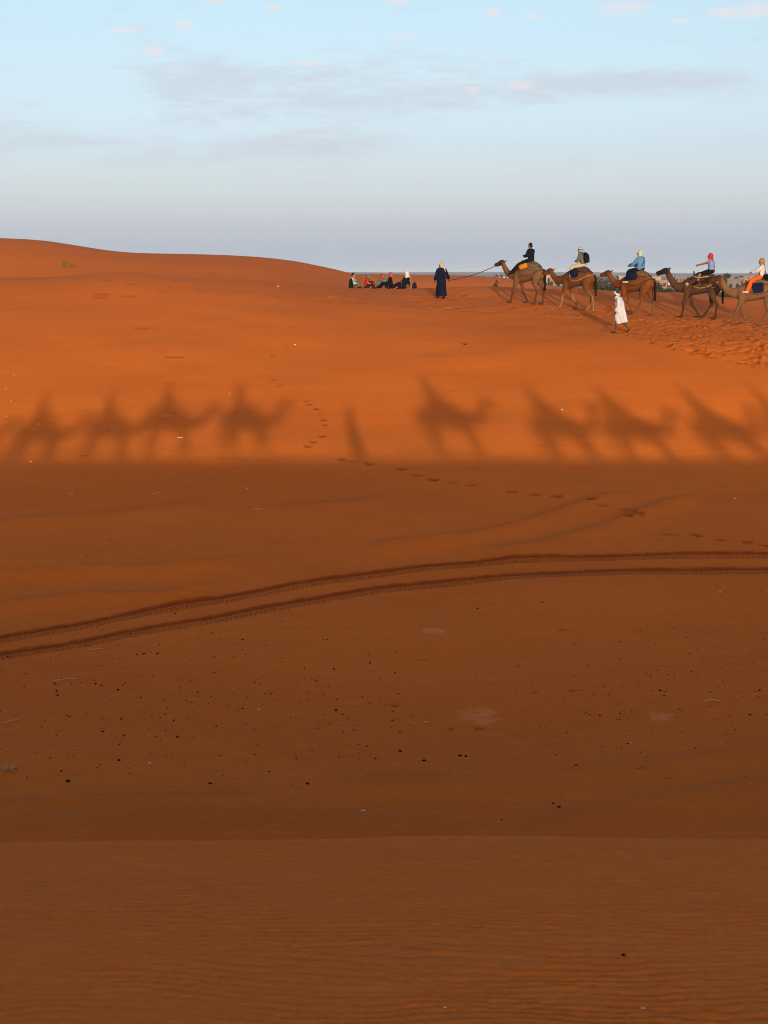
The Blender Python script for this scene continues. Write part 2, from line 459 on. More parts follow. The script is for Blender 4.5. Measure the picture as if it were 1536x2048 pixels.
# wind ripples on the near dune
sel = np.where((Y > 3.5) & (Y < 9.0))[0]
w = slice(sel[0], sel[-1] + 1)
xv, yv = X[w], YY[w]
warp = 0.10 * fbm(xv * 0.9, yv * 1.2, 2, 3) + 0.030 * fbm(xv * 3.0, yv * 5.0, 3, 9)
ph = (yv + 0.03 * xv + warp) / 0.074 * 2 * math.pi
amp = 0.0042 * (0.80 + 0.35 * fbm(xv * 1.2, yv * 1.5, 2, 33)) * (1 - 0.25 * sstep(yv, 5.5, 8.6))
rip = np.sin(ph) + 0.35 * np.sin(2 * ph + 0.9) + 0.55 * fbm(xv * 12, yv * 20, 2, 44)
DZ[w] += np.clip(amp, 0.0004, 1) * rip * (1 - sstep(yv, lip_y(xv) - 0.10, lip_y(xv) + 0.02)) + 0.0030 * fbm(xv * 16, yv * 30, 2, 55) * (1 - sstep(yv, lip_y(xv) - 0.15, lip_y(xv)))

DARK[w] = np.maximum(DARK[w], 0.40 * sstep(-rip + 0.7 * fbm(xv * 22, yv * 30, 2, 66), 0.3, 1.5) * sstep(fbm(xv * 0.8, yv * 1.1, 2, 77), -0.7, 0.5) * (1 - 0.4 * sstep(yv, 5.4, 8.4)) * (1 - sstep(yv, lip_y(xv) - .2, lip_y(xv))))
ZZ = Zr + DZ

def new_obj(name, mesh, mat=None, parent=None):
    o = bpy.data.objects.new(name, mesh)
    COL.objects.link(o)
    if mat is not None and mesh is not None:
        mesh.materials.clear()
        mesh.materials.append(mat)
    if parent is not None:
        o.parent = parent
    return o

def tag(o, label=None, cat=None, group=None, kind=None):
    if label: o['label'] = label
    if cat: o['category'] = cat
    if group: o['group'] = group
    if kind: o['kind'] = kind
    return o

def empty(name, loc, rz=0.0, label=None, cat=None, group=None):
    o = bpy.data.objects.new(name, None)
    o.empty_display_size = 0.3
    COL.objects.link(o)
    o.location = loc
    o.rotation_euler = (0, 0, rz)
    return tag(o, label, cat, group)

def principled(name, rough=0.9, spec=0.2):
    m = bpy.data.materials.new(name)
    m.use_nodes = True
    t = NT(m.node_tree)
    b = t.n('ShaderNodeBsdfPrincipled', inp={'Roughness': rough, 'Specular IOR Level': spec})
    o = t.n('ShaderNodeOutputMaterial')
    t.t.links.new(b.outputs[0], o.inputs['Surface'])
    return m, t, b

SAND_A = (0.69, 0.150, 0.0150)
SAND_B = (0.61, 0.124, 0.0115)
def sand_material():
    m, t, b = principled('desert_sand', 0.95, 0.08)
    geo = t.n('ShaderNodeNewGeometry')
    pos = geo.outputs['Position']
    L = t.t.links.new
    mp = t.n('ShaderNodeMapping', inp={'Scale': (0.35, 1.0, 1.0)}); L(pos, mp.inputs[0])
    n1 = t.noise(mp.outputs[0], 0.22, 4, 0.6)
    mpd = t.n('ShaderNodeMapping', inp={'Scale': (0.22, 1.3, 1.0), 'Rotation': (0, 0, -0.30)}); L(pos, mpd.inputs[0])
    n2 = t.noise(mpd.outputs[0], 1.5, 5, 0.68)
    n3 = t.noise(pos, 160.0, 2, 0.6)
    c = t.mix(t.step(n1, 0.30, 0.72), SAND_A, SAND_B)
    c = t.mix(t.math('MULTIPLY', t.step(n2, 0.45, 0.72), 0.36), c, (0.50, 0.102, 0.0085))
    c = t.mix(t.math('MULTIPLY', t.step(n3, 0.35, 0.65), 0.28), c, (0.49, 0.102, 0.0095))
    n4 = t.noise(pos, 26.0, 4, 0.75)
    n5 = t.noise(mp.outputs[0], 7.0, 4, 0.7)
    c = t.mix(t.math('MULTIPLY', t.step(n4, 0.42, 0.66), 0.55), c, (0.43, 0.088, 0.0075))
    c = t.mix(t.math('MULTIPLY', t.step(n5, 0.48, 0.75), 0.40), c, (0.74, 0.182, 0.021))
    at_d = t.n('ShaderNodeAttribute', attribute_name='dark')
    tr = t.n('ShaderNodeAttribute', attribute_name='track')
    ts = t.n('ShaderNodeSeparateXYZ'); L(tr.outputs['Vector'], ts.inputs[0])
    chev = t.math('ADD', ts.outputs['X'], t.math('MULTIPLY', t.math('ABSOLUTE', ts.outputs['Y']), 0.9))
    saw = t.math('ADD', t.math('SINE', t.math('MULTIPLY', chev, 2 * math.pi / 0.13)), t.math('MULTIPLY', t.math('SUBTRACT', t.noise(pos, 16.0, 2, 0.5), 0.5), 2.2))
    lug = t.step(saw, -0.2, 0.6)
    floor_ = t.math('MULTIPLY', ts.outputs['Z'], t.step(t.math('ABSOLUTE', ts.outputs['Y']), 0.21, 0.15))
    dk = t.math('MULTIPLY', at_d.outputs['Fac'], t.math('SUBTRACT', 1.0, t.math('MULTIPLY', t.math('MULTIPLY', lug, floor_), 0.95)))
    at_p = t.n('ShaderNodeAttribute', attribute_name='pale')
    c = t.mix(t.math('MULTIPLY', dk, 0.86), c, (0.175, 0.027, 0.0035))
    c = t.mix(t.math('MULTIPLY', t.math('MULTIPLY', at_p.outputs['Fac'], t.step(n5, 0.30, 0.62)), 0.45), c, (0.78, 0.27, 0.10))
    spn = t.n('ShaderNodeSeparateXYZ'); L(pos, spn.inputs[0])
    c = t.mix(t.math('MULTIPLY', t.step(spn.outputs['Y'], 14, 12), 0.30), c, (0.80, 0.178, 0.028))     # near dune lightened: its fuller sky light is painted into the colour
    # beyond the dunes the sand gives way to brown stony plain
    sp = t.n('ShaderNodeSeparateXYZ'); L(pos, sp.inputs[0])
    far_n = t.noise(pos, 0.006, 5, 0.6)
    yy = t.math('ADD', sp.outputs['Y'], t.math('MULTIPLY', t.math('SUBTRACT', far_n, 0.5), 260.0))
    xx = t.math('MULTIPLY', t.math('DIVIDE', sp.outputs['X'], t.math('MAXIMUM', sp.outputs['Y'], 60.0)), 1.0)
    edge = t.math('SUBTRACT', yy, t.math('MULTIPLY', t.math('SUBTRACT', 0.10, xx), 900.0))   # sand reaches farther on the left
    far1 = t.math('MULTIPLY', t.step(edge, 360, 520), t.step(sp.outputs['Y'], 130, 200))
    plain = t.mix(t.step(t.noise(pos, 0.02, 5, 0.65), 0.35, 0.65), (0.33, 0.20, 0.13), (0.22, 0.16, 0.12))
    c = t.mix(far1, c, plain)
    far2 = t.step(yy, 900, 2200)
    mp3 = t.n('ShaderNodeMapping', inp={'Scale': (0.0012, 0.004, 1)}); L(pos, mp3.inputs[0])
    stone = t.mix(t.step(t.noise(mp3.outputs[0], 1.0, 5, 0.7), 0.35, 0.65), (0.20, 0.17, 0.15), (0.13, 0.115, 0.11))
    c = t.mix(far2, c, stone)
    L(c, b.inputs['Base Color'])
    # fine relief: grain, and the tread pressed by the tyres
    tread = t.math('MULTIPLY', t.math('MULTIPLY', lug, floor_), 0.05)
    fine = t.math('ADD', t.math('MULTIPLY', n3, 0.0016), t.math('MULTIPLY', t.noise(mp.outputs[0], 14.0, 5, 0.7), 0.022))
    hgt = t.math('ADD', tread, fine)
    bp = t.n('ShaderNodeBump', inp={'Strength': 0.55, 'Distance': 1.0})
    L(hgt, bp.inputs['Height'])
    L(bp.outputs[0], b.inputs['Normal'])
    return m
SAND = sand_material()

def grid_mesh(name, X, Yv, Z):
    nr, nc = X.shape
    me = bpy.data.meshes.new(name)
    co = np.stack([X, Yv, Z], -1).reshape(-1, 3).astype(np.float32)
    idx = np.arange(nr * nc).reshape(nr, nc)
    q = np.stack([idx[:-1, :-1], idx[:-1, 1:], idx[1:, 1:], idx[1:, :-1]], -1).reshape(-1, 4).astype(np.int32)
    me.vertices.add(len(co)); me.vertices.foreach_set('co', co.ravel())
    me.loops.add(q.size); me.loops.foreach_set('vertex_index', q.ravel())
    me.polygons.add(len(q)); me.polygons.foreach_set('loop_start', np.arange(0, q.size, 4, dtype=np.int32))
    me.polygons.foreach_set('use_smooth', np.ones(len(q), bool))
    me.update(calc_edges=True)
    return me
gm = grid_mesh('desert_ground', X, YY, ZZ)
for nm, arr in (('dark', DARK), ('pale', PALE)):
    a = gm.attributes.new(nm, 'FLOAT', 'POINT'); a.data.foreach_set('value', arr.astype(np.float32).ravel())
a = gm.attributes.new('track', 'FLOAT_VECTOR', 'POINT')
a.data.foreach_set('vector', np.stack([TRS, TRT, TRM], -1).astype(np.float32).ravel())
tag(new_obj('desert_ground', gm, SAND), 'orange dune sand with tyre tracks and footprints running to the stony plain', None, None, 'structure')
# ------------------------------------------------------------------ mesh helpers
def V(*a):
    return np.array(a, float)

def catmull(P, k):
    P = np.array(P, float)
    if k <= 1 or len(P) < 3:
        return P
    Q = np.concatenate([[2 * P[0] - P[1]], P, [2 * P[-1] - P[-2]]])
    out = []
    for i in range(1, len(Q) - 2):
        for j in range(k):
            t = j / k
            a, b, c, d = Q[i - 1], Q[i], Q[i + 1], Q[i + 2]
            out.append(0.5 * (2 * b + (c - a) * t + (2 * a - 5 * b + 4 * c - d) * t * t + (3 * b - a - 3 * c + d) * t ** 3))
    out.append(P[-1])
    return np.array(out)

def loft(pts, rad, n=14, up=(0, 0, 1), k=3, ripple=None):
    """closed tube through pts; rad = r or (side, up) for each point"""
    pts = np.array(pts, float)
    rr = np.array([(r, r) if np.isscalar(r) else r for r in rad], float)
    both = catmull(np.concatenate([pts, rr], 1), k)
    pts, rr = both[:, :3], np.maximum(both[:, 3:], 0.002)
    up = np.array(up, float)
    m = len(pts)
    tan = np.gradient(pts, axis=0)
    vs = []
    for i in range(m):
        t = tan[i] / (np.linalg.norm(tan[i]) + 1e-9)
        s = np.cross(up, t)
        if np.linalg.norm(s) < 1e-3:
            s = np.cross(V(0, 1, 0.1), t)
        s /= np.linalg.norm(s)
        w = np.cross(t, s)
        a = np.arange(n) / n * 2 * math.pi
        f = 1.0 if ripple is None else 1 + ripple(i / (m - 1), a)
        vs.append(pts[i] + s * (rr[i, 0] * np.cos(a) * f)[:, None] + w * (rr[i, 1] * np.sin(a) * f)[:, None])
    v = np.concatenate(vs + [pts[:1], pts[-1:]])
    f = []
    for i in range(m - 1):
        for j in range(n):
            j2 = (j + 1) % n
            f.append((i * n + j, i * n + j2, (i + 1) * n + j2, (i + 1) * n + j))
    c0, c1 = m * n, m * n + 1
    for j in range(n):
        j2 = (j + 1) % n
        f.append((c0, j2, j))
        f.append((c1, (m - 1) * n + j, (m - 1) * n + j2))
    return v, f

def ball(c, r, n=14, m=9, rot=None):
    r = (r, r, r) if np.isscalar(r) else r
    vs, f = [], []
    for i in range(m + 1):
        th = math.pi * i / m
        for j in range(n):
            ph = 2 * math.pi * j / n
            vs.append((math.sin(th) * math.cos(ph) * r[0], math.sin(th) * math.sin(ph) * r[1], math.cos(th) * r[2]))
    vs = np.array(vs)
    if rot is not None:
        vs = vs @ np.array(Matrix.Rotation(rot[1], 3, rot[0])).T
    for i in range(m):
        for j in range(n):
            j2 = (j + 1) % n
            f.append((i * n + j, (i + 1) * n + j, (i + 1) * n + j2, i * n + j2))
    return vs + np.array(c, float), f

def box(c, h, rz=0.0):
    s = np.array([(-1, -1, -1), (1, -1, -1), (1, 1, -1), (-1, 1, -1), (-1, -1, 1), (1, -1, 1), (1, 1, 1), (-1, 1, 1)], float) * np.array(h, float)
    if rz:
        s = s @ np.array(Matrix.Rotation(rz, 3, 'Z')).T
    return s + np.array(c, float), [(0, 3, 2, 1), (4, 5, 6, 7), (0, 1, 5, 4), (1, 2, 6, 5), (2, 3, 7, 6), (3, 0, 4, 7)]

def join(pieces):
    vs, fs, o = [], [], 0
    for v, f in pieces:
        vs.append(np.asarray(v)); fs += [tuple(i + o for i in q) for q in f]; o += len(v)
    return np.concatenate(vs), fs

def plain_mesh(name, pieces, smooth=True):
    v, f = join(pieces)
    me = bpy.data.meshes.new(name)
    me.from_pydata(v.tolist(), [], f)
    bm = bmesh.new(); bm.from_mesh(me)
    bmesh.ops.remove_doubles(bm, verts=bm.verts, dist=1e-5)
    bmesh.ops.recalc_face_normals(bm, faces=bm.faces)
    bm.to_mesh(me); bm.free()
    if smooth:
        me.polygons.foreach_set('use_smooth', [True] * len(me.polygons))
    me.update()
    return me

def fused(name, pieces, voxel, smooth=3, decimate=None):
    me = plain_mesh(name + '_raw', pieces)
    o = bpy.data.objects.new(name + '_raw', me)
    COL.objects.link(o)
    md = o.modifiers.new('r', 'REMESH'); md.mode = 'VOXEL'; md.voxel_size = voxel
    if smooth:
        sm = o.modifiers.new('s', 'SMOOTH'); sm.factor = 0.5; sm.iterations = smooth
    if decimate:
        dm = o.modifiers.new('d', 'DECIMATE'); dm.ratio = decimate
    dg = bpy.context.evaluated_depsgraph_get()
    out = bpy.data.meshes.new_from_object(o.evaluated_get(dg))
    out.name = name
    bpy.data.objects.remove(o)
    bpy.data.meshes.remove(me)
    out.polygons.foreach_set('use_smooth', [True] * len(out.polygons))
    return out

_mats = {}
def cloth(name, col, var=0.25, scale=9.0, rough=0.9, bump=0.25):
    key = ('cloth', name)
    if key in _mats:
        return _mats[key]
    m, t, b = principled(name, rough, 0.15)
    tc = t.n('ShaderNodeTexCoord')
    n = t.noise(tc.outputs['Object'], scale, 4, 0.6)
    dark = tuple(c * (1 - var) for c in col)
    c = t.mix(t.step(n, 0.3, 0.7), col, dark)
    t.t.links.new(c, b.inputs['Base Color'])
    n2 = t.noise(tc.outputs['Object'], scale * 1.3, 3, 0.5, 0.6)
    bp = t.n('ShaderNodeBump', inp={'Strength': bump, 'Distance': 0.06})
    t.t.links.new(n2, bp.inputs['Height'])
    t.t.links.new(bp.outputs[0], b.inputs['Normal'])
    _mats[key] = m
    return m

def coat(name, body, head, legs, top):
    """camel coat: colours of the flank, head, lower legs and back wool"""
    m, t, b = principled(name, 0.85, 0.15)
    L = t.t.links.new
    tc = t.n('ShaderNodeTexCoord')
    sp = t.n('ShaderNodeSeparateXYZ'); L(tc.outputs['Object'], sp.inputs[0])
    n = t.noise(tc.outputs['Object'], 5.0, 5, 0.65)
    nz = t.math('MULTIPLY', t.math('SUBTRACT', n, 0.5), 0.35)
    c = t.mix(t.step(n, 0.3, 0.7), body, tuple(k * 0.72 for k in body))
    zz = t.math('ADD', sp.outputs['Z'], nz)
    xx = t.math('ADD', sp.outputs['X'], nz)
    c = t.mix(t.step(zz, 0.95, 0.45), c, legs)
    c = t.mix(t.math('MULTIPLY', t.step(zz, 1.62, 1.86), t.step(xx, 1.25, 1.0)), c, top)
    c = t.mix(t.math('MULTIPLY', t.step(xx, 1.36, 1.62), t.step(zz, 1.55, 1.85)), c, head)
    L(c, b.inputs['Base Color'])
    n2 = t.noise(tc.outputs['Object'], 40.0, 3, 0.6)
    bp = t.n('ShaderNodeBump', inp={'Strength': 0.35, 'Distance': 0.02}); L(n2, bp.inputs['Height'])
    L(bp.outputs[0], b.inputs['Normal'])
    return m

SKIN = cloth('tanned_skin', (0.26, 0.105, 0.060), 0.15, 20, 0.6, 0.05)
SKIN_D = cloth('dark_skin', (0.075, 0.026, 0.014), 0.15, 20, 0.6, 0.05)
EYE = cloth('eye_dark', (0.01, 0.008, 0.007), 0.1, 20, 0.25, 0.0)
HAIR = cloth('hair_black', (0.004, 0.0035, 0.003), 0.3, 30, 0.6, 0.3)
ROPE = cloth('rope_fibre', (0.24, 0.17, 0.11), 0.3, 40)
ROPE_D = cloth('rope_dark', (0.03, 0.02, 0.02), 0.3, 40)
METAL = cloth('handle_iron', (0.01, 0.01, 0.01), 0.3, 30, 0.45)
TAILM = cloth('camel_tail_hair', (0.010, 0.0055, 0.0035), 0.4, 20)

# ------------------------------------------------------------------ camels
def camel_pieces(fo, fdz=(0, 0, 0, 0), neck=(0, 0), jaw=0.0):
    """fo: forward offsets of front-left, front-right, hind-left, hind-right feet"""
    p = []
    xs = [-0.90, -0.80, -0.62, -0.40, -0.12, 0.15, 0.40, 0.62, 0.80, 0.92]
    cz = [1.44, 1.43, 1.43, 1.45, 1.46, 1.43, 1.39, 1.36, 1.36, 1.37]
    rh = [0.08, 0.22, 0.32, 0.365, 0.38, 0.41, 0.405, 0.35, 0.25, 0.11]
    rw = [0.06, 0.17, 0.25, 0.30, 0.33, 0.34, 0.30, 0.24, 0.17, 0.08]
    p.append(loft([(x, 0, z) for x, z in zip(xs, cz)], list(zip(rw, rh)), 20))
    p.append(loft([(-0.62, 0, 1.66), (-0.35, 0, 1.73), (-0.08, 0, 1.78), (0.18, 0, 1.74), (0.42, 0, 1.62)], [(.10, .05), (.17, .14), (.18, .20), (.17, .15), (.10, .06)], 16))   # hump
    nx, nz = neck
    N = [(0.50, 0, 1.42), (0.78, 0, 1.36), (1.03, 0, 1.36), (1.23 + nx * .4, 0, 1.50 + nz * .4), (1.36 + nx * .7, 0, 1.70 + nz * .7), (1.45 + nx, 0, 1.90 + nz), (1.49 + nx, 0, 2.02 + nz)]
    p.append(loft(N, [(.22, .30), (.17, .24), (.13, .19), (.11, .165), (.095, .145), (.085, .125), (.07, .09)], 16))
    h0 = V(1.42 + nx, 0, 2.04 + nz)
    H = [h0, h0 + V(.12, 0, .03), h0 + V(.26, 0, .005), h0 + V(.40, 0, -.045), h0 + V(.53, 0, -.08), h0 + V(.61, 0, -.10)]
    p.append(loft(H, [(.06, .07), (.10, .125), (.095, .115), (.070, .088), (.066, .078), (.04, .05)], 14))
    p.append(loft([h0 + V(.20, 0, -.09), h0 + V(.38, 0, -.135 - jaw * .3), h0 + V(.55, 0, -.165 - jaw)], [(.06, .04), (.045, .035), (.04, .03)], 10))   # lower jaw
    p.append(ball(h0 + V(.20, 0, .10), (.09, .085, .035)))                                             # brow
    for s in (-1, 1):
        p.append(loft([h0 + V(.02, s * .07, .07), h0 + V(-.02, s * .11, .12), h0 + V(-.03, s * .12, .17)], [.03, .035, .01], 8, k=2))   # ears
        p.append(ball(h0 + V(.19, s * .085, .05), (.04, .02, .03)))
    for i, (o, dz) in enumerate(zip(fo, fdz)):
        s = 1 if i % 2 == 0 else -1
        if i < 2:
            kn = 0.50 * o + (0.05 if o < -.1 else 0.02)
            pts = [(0.60, s * .15, 1.40), (0.60, s * .19, 1.14), (0.60 + o * .12, s * .185, .96), (.61 + kn * .75, s * .17, .72), (.62 + kn, s * .165, .56), (.61 + o * .72, s * .16, .34), (.60 + o * .96, s * .16, .13 + dz), (.63 + o, s * .16, .06 + dz)]
            rad = [(.11, .18), (.115, .165), (.090, .120), (.066, .086), (.072, .080), (.045, .052), (.050, .057), (.062, .072)]
            foot = V(.67 + o, s * .16, .045 + dz)
        else:
            pts = [(-.58, s * .13, 1.52), (-.56, s * .18, 1.28), (-.52 + o * .12, s * .195, 1.02), (-.60 + o * .35, s * .185, .80), (-.74 + o * .52, s * .17, .62), (-.715 + o * .72, s * .165, .38), (-.69 + o * .97, s * .16, .14 + dz), (-.66 + o, s * .16, .06 + dz)]
            rad = [(.13, .23), (.145, .26), (.11, .18), (.072, .098), (.060, .075), (.043, .050), (.048, .055), (.062, .072)]
            foot = V(-.62 + o, s * .16, .045 + dz)
        p.append(loft(pts, rad, 12, up=(1, 0, 0)))
        p.append(ball(foot, (.145, .10, .052)))
        p.append(ball(foot + V(.08, .04, -.005), (.07, .05, .045)))
        p.append(ball(foot + V(.08, -.04, -.005), (.07, .05, .045)))
    p.append(ball((0.52, 0, 0.99), (.13, .10, .06)))                                                   # brisket pad
    return p, h0

def tail_pieces(sway=0.0):
    P = [(-.84, 0, 1.60), (-.93, sway * .2, 1.42), (-.94, sway * .5, 1.15), (-.93, sway * .8, .90), (-.95, sway, .62)]
    return [loft(P, [(.05, .05), (.055, .05), (.06, .05), (.07, .055), (.045, .04)], 8)]

def make_camel(loc, rz, scale, fo, mat, label, group, neck=(0, 0), jaw=0.0, sway=0.0, mesh=None, fit=True):
    root = empty('camel', loc, rz, label, 'camel', group)
    root.scale = (scale,) * 3
    M = Matrix.Translation(Vector(loc)) @ Matrix.Rotation(rz, 4, 'Z') @ Matrix.Scale(scale, 4)
    if mesh is None:
        fdz = []
        for i, o in enumerate(fo):
            s = 1 if i % 2 == 0 else -1
            q = M @ Vector(((.67 if i < 2 else -.62) + o, s * .16, 0))
            fdz.append((tz(q.x, q.y) - loc[2]) / scale - 0.012 if fit else 0.0)
        pc, h0 = camel_pieces(fo, fdz, neck, jaw)
        body = fused('camel_body', pc, 0.032, 4, 0.6)
        tail = plain_mesh('camel_tail', tail_pieces(sway))
        ey = plain_mesh('camel_eye', [ball((0, 0, 0), (.028, .014, .022), 10, 6)])
        mesh = (body, tail, ey, h0)
    body, tail, ey, h0 = mesh
    bo = new_obj('body', body, mat, root)
    new_obj('tail', tail, TAILM, root)
    for s in (-1, 1):
        e = new_obj('eye', ey, EYE, bo)
        e.location = Vector(h0 + V(.19, s * .104, .055))
    return root, M, mesh

# ------------------------------------------------------------------ people
def hand_pieces(w, d, n, side, curl=0.6):
    """wrist, forearm direction, palm normal, thumb side"""
    d = d / np.linalg.norm(d); n = n - d * np.dot(n, d); n /= np.linalg.norm(n)
    s = np.cross(n, d) * side
    p = [loft([w - d * .02, w + d * .03, w + d * .075, w + d * .095], [(.024, .02), (.034, .017), (.040, .016), (.032, .012)], 10, up=n, k=2)]
    for i, (off, ln) in enumerate(((-.030, .070), (-.010, .082), (.010, .078), (.029, .060))):
        b = w + d * .085 - s * off
        a1, a2, a3 = curl * .5, curl * 1.1, curl * 1.6
        q = [b]
        for a, l in ((a1, .45), (a2, .32), (a3, .23)):
            q.append(q[-1] + (d * math.cos(a) + n * math.sin(a)) * ln * l)
        p.append(loft(q, [.0095, .009, .0085, .006], 8, up=s, k=2))
    b = w + d * .03 + s * .03
    q = [b, b + d * .02 + s * .022, b + d * .045 + s * .028 + n * .012, b + d * .065 + s * .02 + n * .02]
    p.append(loft(q, [.013, .011, .010, .007], 8, up=n, k=2))
    return p

RIDE = dict(pelvis=(0, 0, .10), waist=(-.02, 0, .28), chest=(.0, 0, .45), neck=(.02, 0, .60), head=(.05, 0, .745),
            sh=(0, .18, .53), el=(.12, .25, .29), wr=(.34, .12, .24), hip=(.02, .10, .09), kn=(.42, .30, -.02), an=(.44, .37, -.42), toe=(.62, .39, -.47))

def mirror(p, s):
    return V(p[0], p[1] * s, p[2])

class Body:
    def __init__(s, J, asym=None, yaw=0.0, size=1.0, fat=1.0):
        s.J = {}
        for k in ('pelvis', 'waist', 'chest', 'neck', 'head'):
            s.J[k] = V(*J[k]) * size
        for k in ('sh', 'el', 'wr', 'hip', 'kn', 'an', 'toe'):
            for sd, nm in ((1, 'L'), (-1, 'R')):
                s.J[k + nm] = mirror(J[k], sd) * size
        for k, v in (asym or {}).items():
            s.J[k] = V(*v) * size
        s.z, s.fat, s.yaw = size, fat, yaw
    def torso(s, g=0.0):
        J, z, f = s.J, s.z, s.fat
        return [loft([J['pelvis'] - V(0, 0, .07) * z, J['pelvis'], J['waist'], J['chest'], J['chest'] * .35 + J['neck'] * .65, J['neck'] + V(0, 0, .005)],
                     [(.10 * f + g, .09 * f + g), (.165 * f + g, .12 * f + g), (.145 * f + g, .105 * f + g), (.175 * f + g, .12 * f + g), (.145 * f + g, .085 * f + g), (.06 + g, .06 + g)], 18, up=(1, 0, 0)),
                loft([J['shL'] + V(0, .015, 0), (J['shL'] + J['shR']) / 2 + V(0, 0, .01), J['shR'] - V(0, .015, 0)], [.06 + g, .085 + g, .06 + g], 12, up=(0, 0, 1))]
    def limb_arm(s, sd, g=0.0, to=1.0, flare=0.0):
        J = s.J
        a, b, c = J['sh' + sd], J['el' + sd], J['wr' + sd]
        if to <= 0.5:
            e = a + (b - a) * to * 2
            return [loft([a, (a + e) / 2, e], [.062 + g, .056 + g, .05 + g], 10, up=(0.3, 0.2, 1))]
        c2 = b + (c - b) * (to - .5) * 2
        return [loft([a, (a + b) / 2, b, (b + c2) / 2, c2], [.060 + g, .052 + g, .043 + g, .040 + g + flare * .5, .029 + g + flare], 10, up=(0.3, 0.2, 1))]
    def limb_leg(s, sd, g=0.0, to=1.0, flare=0.0):
        J = s.J
        a, b, c = J['hip' + sd], J['kn' + sd], J['an' + sd]
        if to <= 0.5:
            e = a + (b - a) * to * 2
            return [loft([a, (a + e) / 2, e], [.095 + g, .085 + g, .068 + g], 12, up=(0.2, 1, 0.1))]
        c2 = b + (c - b) * (to - .5) * 2
        return [loft([a, a * .5 + b * .5, b, b * .6 + c2 * .4, c2], [.095 + g, .080 + g, .060 + g, .056 + g + flare * .5, .036 + g + flare], 12, up=(0.2, 1, 0.1))]
    def head_axes(s):
        c, q = math.cos(s.yaw), math.sin(s.yaw)
        return V(c, q, 0), V(-q, c, 0), V(0, 0, 1)
    def hp(s, f, l, u):         # point on the head: forward, left, up
        a, b, c = s.head_axes()
        return s.J['head'] + (a * f + b * l + c * u) * s.z
    def head_pieces(s):
        z = s.z
        rot = ('Z', s.yaw)
        p = [ball(s.hp(0, 0, .02), (.098 * z, .080 * z, .115 * z), rot=rot), ball(s.hp(.02, 0, -.045), (.078 * z, .062 * z, .085 * z), rot=rot),
             loft([s.hp(.085, 0, .035), s.hp(.112, 0, -.005), s.hp(.098, 0, -.02)], [.012, .018, .012], 8, k=2),
             ball(s.hp(.085, 0, -.055), (.02, .028, .010), 10, 6, rot), ball(s.hp(.07, 0, -.095), (.03, .035, .025), 10, 6, rot),
             loft([s.J['neck'] - V(0, 0, .05), s.J['neck'] * .5 + s.J['head'] * .5, s.hp(-.01, 0, -.05)], [.062, .055, .058], 12, up=(1, 0, 0))]
        for q in (-1, 1):
            p.append(ball(s.hp(-.005, q * .082, .0), (.022, .012, .034), 8, 6, rot))
        return p
    def body_mesh(s, curl=0.9, voxel=0.0135):
        p = s.torso(-.012) + s.head_pieces()
        for sd, q in (('L', 1), ('R', -1)):
            p += s.limb_arm(sd, -.006) + s.limb_leg(sd, -.008)
            d = s.J['wr' + sd] - s.J['el' + sd]
            n = V(0, -q, -.35) if abs(d[2]) < abs(d[0]) else V(.3, -q, 0)
            p += hand_pieces(s.J['wr' + sd], d, n, q, curl)
            a, t = s.J['an' + sd], s.J['toe' + sd]
            p.append(loft([a + V(0, 0, .02), a + (t - a) * .1 - V(0, 0, .02), a + (t - a) * .6 - V(0, 0, .015), t], [.034, .040, .036, .018], 10, up=(0, 0, 1)))
        return fused('person_body', p, voxel, 2, 0.5)
    def shoe(s, sd, g=0.006):
        a, t = s.J['an' + sd], s.J['toe' + sd]
        d = (t - a); d = d / np.linalg.norm(d)
        return [loft([a - d * .07 - V(0, 0, .035), a - d * .03 - V(0, 0, .03), a + d * .06 - V(0, 0, .03), t - d * .02 - V(0, 0, .01), t + d * .05 - V(0, 0, .012)],
                     [(.028 + g, .03 + g), (.038 + g, .05 + g), (.042 + g, .045 + g), (.042 + g, .03 + g), (.022 + g, .016 + g)], 12, up=(0, 0, 1)),
                loft([a + V(0, 0, .05), a - V(0, 0, .03)], [.045 + g, .05 + g], 12, up=(1, 0, 0), k=1)]

def wrap_scarf(B, g=0.0, cowl=True, tail=None, low=False, tw=.065):
    rot = ('Z', B.yaw)
    p = [ball(B.hp(-.028, 0, .035), (.108 + g, .098 + g, .118 + g), rot=rot)]
    if cowl:
        p.append(loft([B.hp(-.045, 0, -.03), B.hp(-.03, 0, -.10), B.hp(-.02, 0, -.175), B.hp(-.015, 0, -.20)], [(.088, .082), (.092, .088), (.125, .11), (.12, .10)], 16, up=(1, 0, 0)))
        p.append(ball(B.hp(.035, 0, -.115), (.065, .07, .045), rot=rot))
    if low:                     # drawn over nose and mouth
        p.append(ball(B.hp(.03, 0, -.055), (.092, .085, .075), rot=rot))
    if tail is not None:
        p.append(loft([B.hp(-.10, 0, .0)] + [B.hp(*q) for q in tail], [(.06, .03)] + [(tw, .022)] * (len(tail) - 1) + [(tw * .8, .014)], 10, up=(1, 0.1, 0)))
    return p

